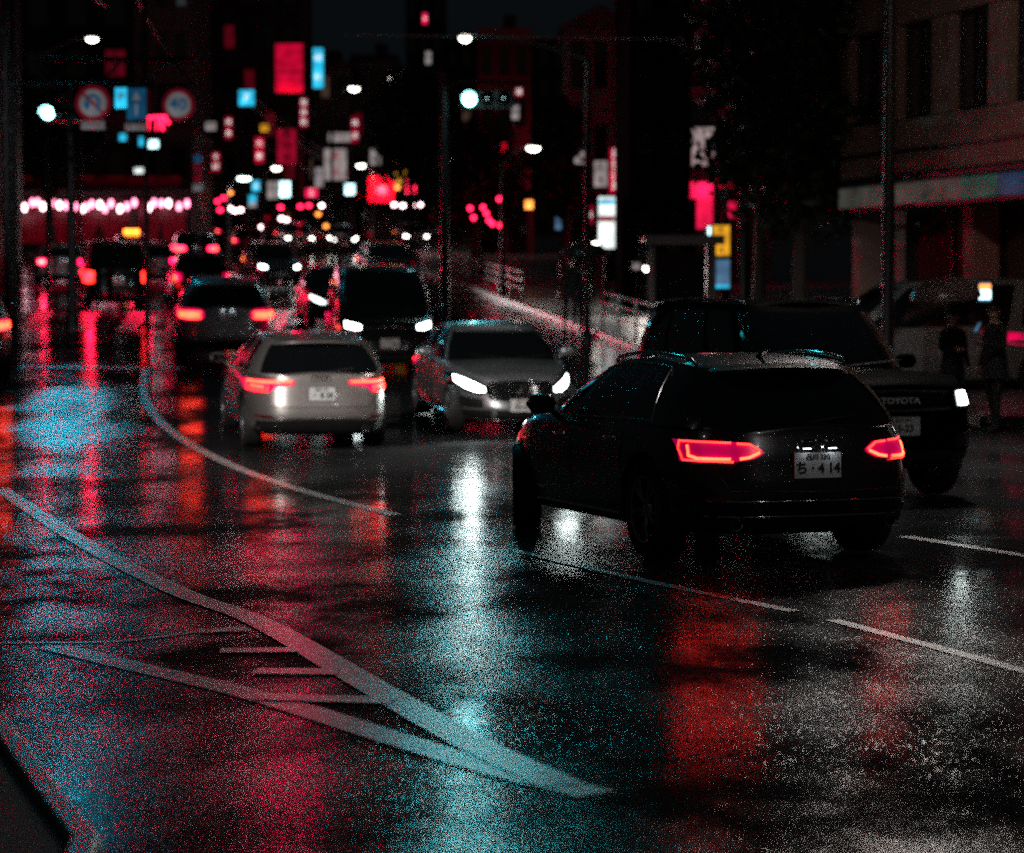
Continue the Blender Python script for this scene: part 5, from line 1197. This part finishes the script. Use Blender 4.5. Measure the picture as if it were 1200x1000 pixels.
# ------------------------------------------------------------------ people
CL = {k: plain('cloth_' + k, c, .8, vary=.3, scale=30, bump=.2) for k, c in dict(black=(.008, .008, .010), navy=(.012, .014, .025), grey=(.06, .06, .06), beige=(.16, .13, .11)).items()}
M['skin'] = plain('skin', (.38, .22, .16), .5, vary=.1); M['hair'] = plain('hair', (.008, .006, .005), .4, vary=.3, scale=40); M['umbrella'] = plain('umbrella_cloth', (.02, .02, .022), .45); M['clear'] = plain('pale_umbrella_film', (.14, .10, .10), .25)
def skin_mesh(name, verts, edges, radii, mats, root_i=0, sub=2):
    me = bpy.data.meshes.new(name); bm = bmesh.new(); ly = bm.verts.layers.skin.verify()
    bv = [bm.verts.new(v) for v in verts]
    for a, b in edges: bm.edges.new((bv[a], bv[b]))
    for i, r in enumerate(radii): bv[i][ly].radius = r if isinstance(r, tuple) else (r, r); bv[i][ly].use_root = (i == root_i)
    bm.to_mesh(me); bm.free()
    o = bpy.data.objects.new(name, me); C.objects.link(o)
    m = o.modifiers.new('s', 'SKIN'); m.use_smooth_shade = True; s = o.modifiers.new('u', 'SUBSURF'); s.levels = sub; s.render_levels = sub
    dg = bpy.context.evaluated_depsgraph_get(); me2 = bpy.data.meshes.new_from_object(o.evaluated_get(dg)); bpy.data.objects.remove(o); bpy.data.meshes.remove(me)
    me2.materials.clear(); me2.materials.append(mats); me2.name = name
    me2.polygons.foreach_set('use_smooth', [True] * len(me2.polygons)); return me2
def limb(name, pts, rad, mm, parent, sub=2):
    me = skin_mesh(name, pts, [(i, i + 1) for i in range(len(pts) - 1)], rad, mm, 0, sub)
    o = bpy.data.objects.new(name, me); C.objects.link(o); o.parent = parent; return o
def person(label, x, y, rz, h=1.70, coat='black', legs='navy', raise_r=None, raise_l=None, stride=.12, hair_long=False, bag=False, group=None):
    gz = g(y) + (.14 if x > kerb_x(y) else 0); k = h / 1.72; root = thing('person', label, 'person', (x, y, gz), rz, group)
    V, Ed, Rd = [], [], []
    def add(p, r, par=None):
        V.append(tuple(Vector(p) * k)); Rd.append((r * k, r * k) if not isinstance(r, tuple) else (r[0] * k, r[1] * k))
        if par is not None: Ed.append((par, len(V) - 1))
        return len(V) - 1
    pel = add((0, 0, .93), (.155, .115)); ws = add((0, .01, 1.10), (.145, .10), pel); ch = add((0, 0, 1.28), (.175, .115), ws); nb = add((0, .0, 1.42), (.10, .08), ch); nk = add((0, -.01, 1.49), .052, nb); h0 = add((0, -.02, 1.56), (.068, .078), nk); h1 = add((0, -.02, 1.64), (.075, .092), h0); add((0, -.01, 1.70), (.05, .06), h1)
    for sg, st in ((-1, -stride), (1, stride)):
        a = add((sg * .095, 0, .86), .095, pel); b = add((sg * .10, -st * .6 - .02, .50), .062, a); c = add((sg * .10, -st + (.06 if st < 0 else .02), .10), .040, b); d = add((sg * .105, -st - .06, .035), (.042, .034), c); add((sg * .11, -st - .17, .028), (.036, .026), d)
    hands = []
    for sg, rs in ((-1, raise_l), (1, raise_r)):
        s0 = add((sg * .17, 0, 1.40), .065, nb)
        if rs: e = add((sg * .23, -.06, 1.14), .046, s0); w = add((sg * rs[0], rs[1], rs[2]), .030, e)
        else: e = add((sg * .235, .03, 1.12), .046, s0); w = add((sg * .25, -.05, .88), .030, e)
        hands.append((sg, Vector(V[w]), (Vector(V[w]) - Vector(V[e])).normalized()))
    me = skin_mesh('body', V, Ed, Rd, CL[coat]); me.materials.append(CL[legs]); me.materials.append(M['skin'])
    for p in me.polygons:
        z = p.center.z / k; p.material_index = 2 if z > 1.475 else (1 if z < .80 else 0)
    o = bpy.data.objects.new('body', me); C.objects.link(o); o.parent = root
    # face, hair
    mb = MB(); 
    mb.lathe([(.001, .012), (.012, .004), (.014, -.012), (.001, -.02)], 'Z', 8, c=(0, -.115 * k, 1.61 * k)); mb.build('nose', M['skin'], o, 60)
    for sg in (-1, 1):
        mb = MB(); mb.lathe([(.001, .008), (.008, .004), (.008, -.004), (.001, -.008)], 'Z', 8, c=(sg * .032 * k, -.104 * k, 1.635 * k)); mb.build('eye', M['trim'], o, 60)
        mb = MB(); mb.lathe([(.001, .03), (.012, .015), (.010, -.02), (.001, -.03)], 'Z', 8, c=(sg * .079 * k, -.01, 1.62 * k)); mb.build('ear', M['skin'], o, 60)
    rows = []
    for j in range(7):
        t = j / 6; row = []
        for q in range(17):
            a = 2 * PI * q / 16; back = max(0, math.sin(a)); low = (1.66 - (.13 + (.12 if hair_long else 0)) * back) if True else 0
            z = 1.745 - (1.745 - low) * t; rr = math.sin(min(1, t * 1.25) * PI / 2)
            row.append(Vector((math.cos(a) * .088 * rr, -.015 + math.sin(a) * .105 * rr, z)) * k)
        rows.append(row)
    mb = MB(); mb.grid(rows); mb.build('hair', M['hair'], o, 60)
    for sg, w, d in hands:
        side_ = d.orthogonal().normalized(); up_ = d.cross(side_); pv = [w, w + d * .05, w + d * .085]; vs = [tuple(p) for p in pv]; es = [(0, 1), (1, 2)]; rs_ = [.024, .030, .028]
        for f, ln in ((-1.5, .055), (-.5, .07), (.5, .066), (1.5, .05)):
            b0 = len(vs); base_ = w + d * .08 + side_ * f * .016
            vs += [tuple(base_), tuple(base_ + d * ln * .5 + up_ * .012), tuple(base_ + d * ln * .75 + up_ * .035)]; es += [(2, b0), (b0, b0 + 1), (b0 + 1, b0 + 2)]; rs_ += [.010, .009, .007]
        b0 = len(vs); vs += [tuple(w + d * .03 + side_ * .032), tuple(w + d * .065 + side_ * .045 + up_ * .02)]; es += [(1, b0), (b0, b0 + 1)]; rs_ += [.011, .008]
        me = skin_mesh('hand', vs, es, rs_, M['skin'], 0, 1); ho = bpy.data.objects.new('hand', me); C.objects.link(ho); ho.parent = o
    # coat skirt hanging below the waist
    mb = MB(); mb.grid([[Vector((math.cos(a) * (.165 + .05 * t), math.sin(a) * (.12 + .05 * t), 1.12 - .38 * t)) * k for a in [2 * PI * q / 20 for q in range(21)]] for t in [j / 5 for j in range(6)]]); mb.build('coat', CL[coat], root, 60)
    return root
def umbrella(label, x, y, z, r=.52, m='umbrella', tilt=(0.1, 0), sh=.78):
    root = thing('umbrella', label, 'umbrella', (x, y, z)); root.rotation_euler = (tilt[0], tilt[1], .3)
    mb = MB(); mb.tube([(0, 0, -.02), (0, 0, sh)], .009, n=6); mb.tube([(0, 0, -.02), (0, .02, -.08), (0, .05, -.08), (0, .06, -.04)], .012, n=6); mb.build('shaft', M['dark_metal'], root, 60)
    rows = []
    for j in range(8):
        t = j / 7; rows.append([(math.cos(2 * PI * q / 32) * r * math.sin(t * PI / 2) * (1 - .045 * t * (1 - abs(math.cos(q / 32 * PI * 8)))), math.sin(2 * PI * q / 32) * r * math.sin(t * PI / 2) * (1 - .045 * t * (1 - abs(math.cos(q / 32 * PI * 8)))), sh - .26 * (1 - math.cos(t * PI / 2)) - .02) for q in range(33)])
    mb = MB(); mb.grid(rows); co = mb.build('canopy', M[m], root, 60)
    for q in range(8):
        a = 2 * PI * q / 8; mb = MB(); mb.tube([(math.cos(a) * r * math.sin(t), math.sin(a) * r * math.sin(t), sh - .26 * (1 - math.cos(t)) - .028) for t in [j / 6 * PI / 2 * .98 for j in range(7)]], .004, n=4); mb.build('rib', M['dark_metal'], co, 60)
    return root
px_ = X(1116, 33.5); person('person in black walking under a pale umbrella behind the off-roader', px_, 33.5, R(20), 1.62, 'black', 'navy', raise_l=(.10, -.24, 1.16)); umbrella('pale pinkish umbrella held by the person behind the off-roader', px_ - .12, 33.25, g(33.5) + .14 + 1.18, .50, 'clear', (.12, -.12))
px_ = X(1166, 32.5); person('person in a dark jacket standing at the right with head bent over a phone', px_, 32.5, R(-60), 1.74, 'black', 'black', raise_r=(.10, -.27, 1.20), stride=.06)
ph = thing('phone', 'lit phone held by the person in the dark jacket', 'phone', (px_ - .27, 32.32, g(32.5) + .14 + 1.30), R(-70)); mb = MB(); mb.box((0, 0, 0), (.075, .009, .15), rot=Matrix.Rotation(R(-30), 3, 'X')); po = mb.build('case', M['gloss_black'], ph); mb = MB(); mb.box((0, -.007, 0), (.066, .004, .136), rot=Matrix.Rotation(R(-30), 3, 'X')); mb.build('screen', E['bluelit'], ph)
px_ = X(684, 55); person('person in dark clothes under a wide black umbrella on the pavement', px_, 55, R(160), 1.66, 'navy', 'black', raise_r=(.08, -.22, 1.20)); umbrella('wide black umbrella over the person by the guardrail', px_ + .02, 55.2, g(55) + .14 + 1.22, .56)
px_ = X(668, 58); person('person in a grey coat walking just beyond the black umbrella', px_, 58, R(10), 1.70, 'grey', 'black')
for i, (x_, Y_, rz, lb, co) in enumerate(((64, 112, 90, 'person in black passing the lantern shop, at the left', 'black'), (118, 116, 200, 'person in beige standing under the lanterns', 'beige'), (190, 118, -80, 'person in black walking under the right end of the lanterns', 'black'))):
    person(lb, X(x_, Y_), Y_, R(rz), 1.68, co, 'black')
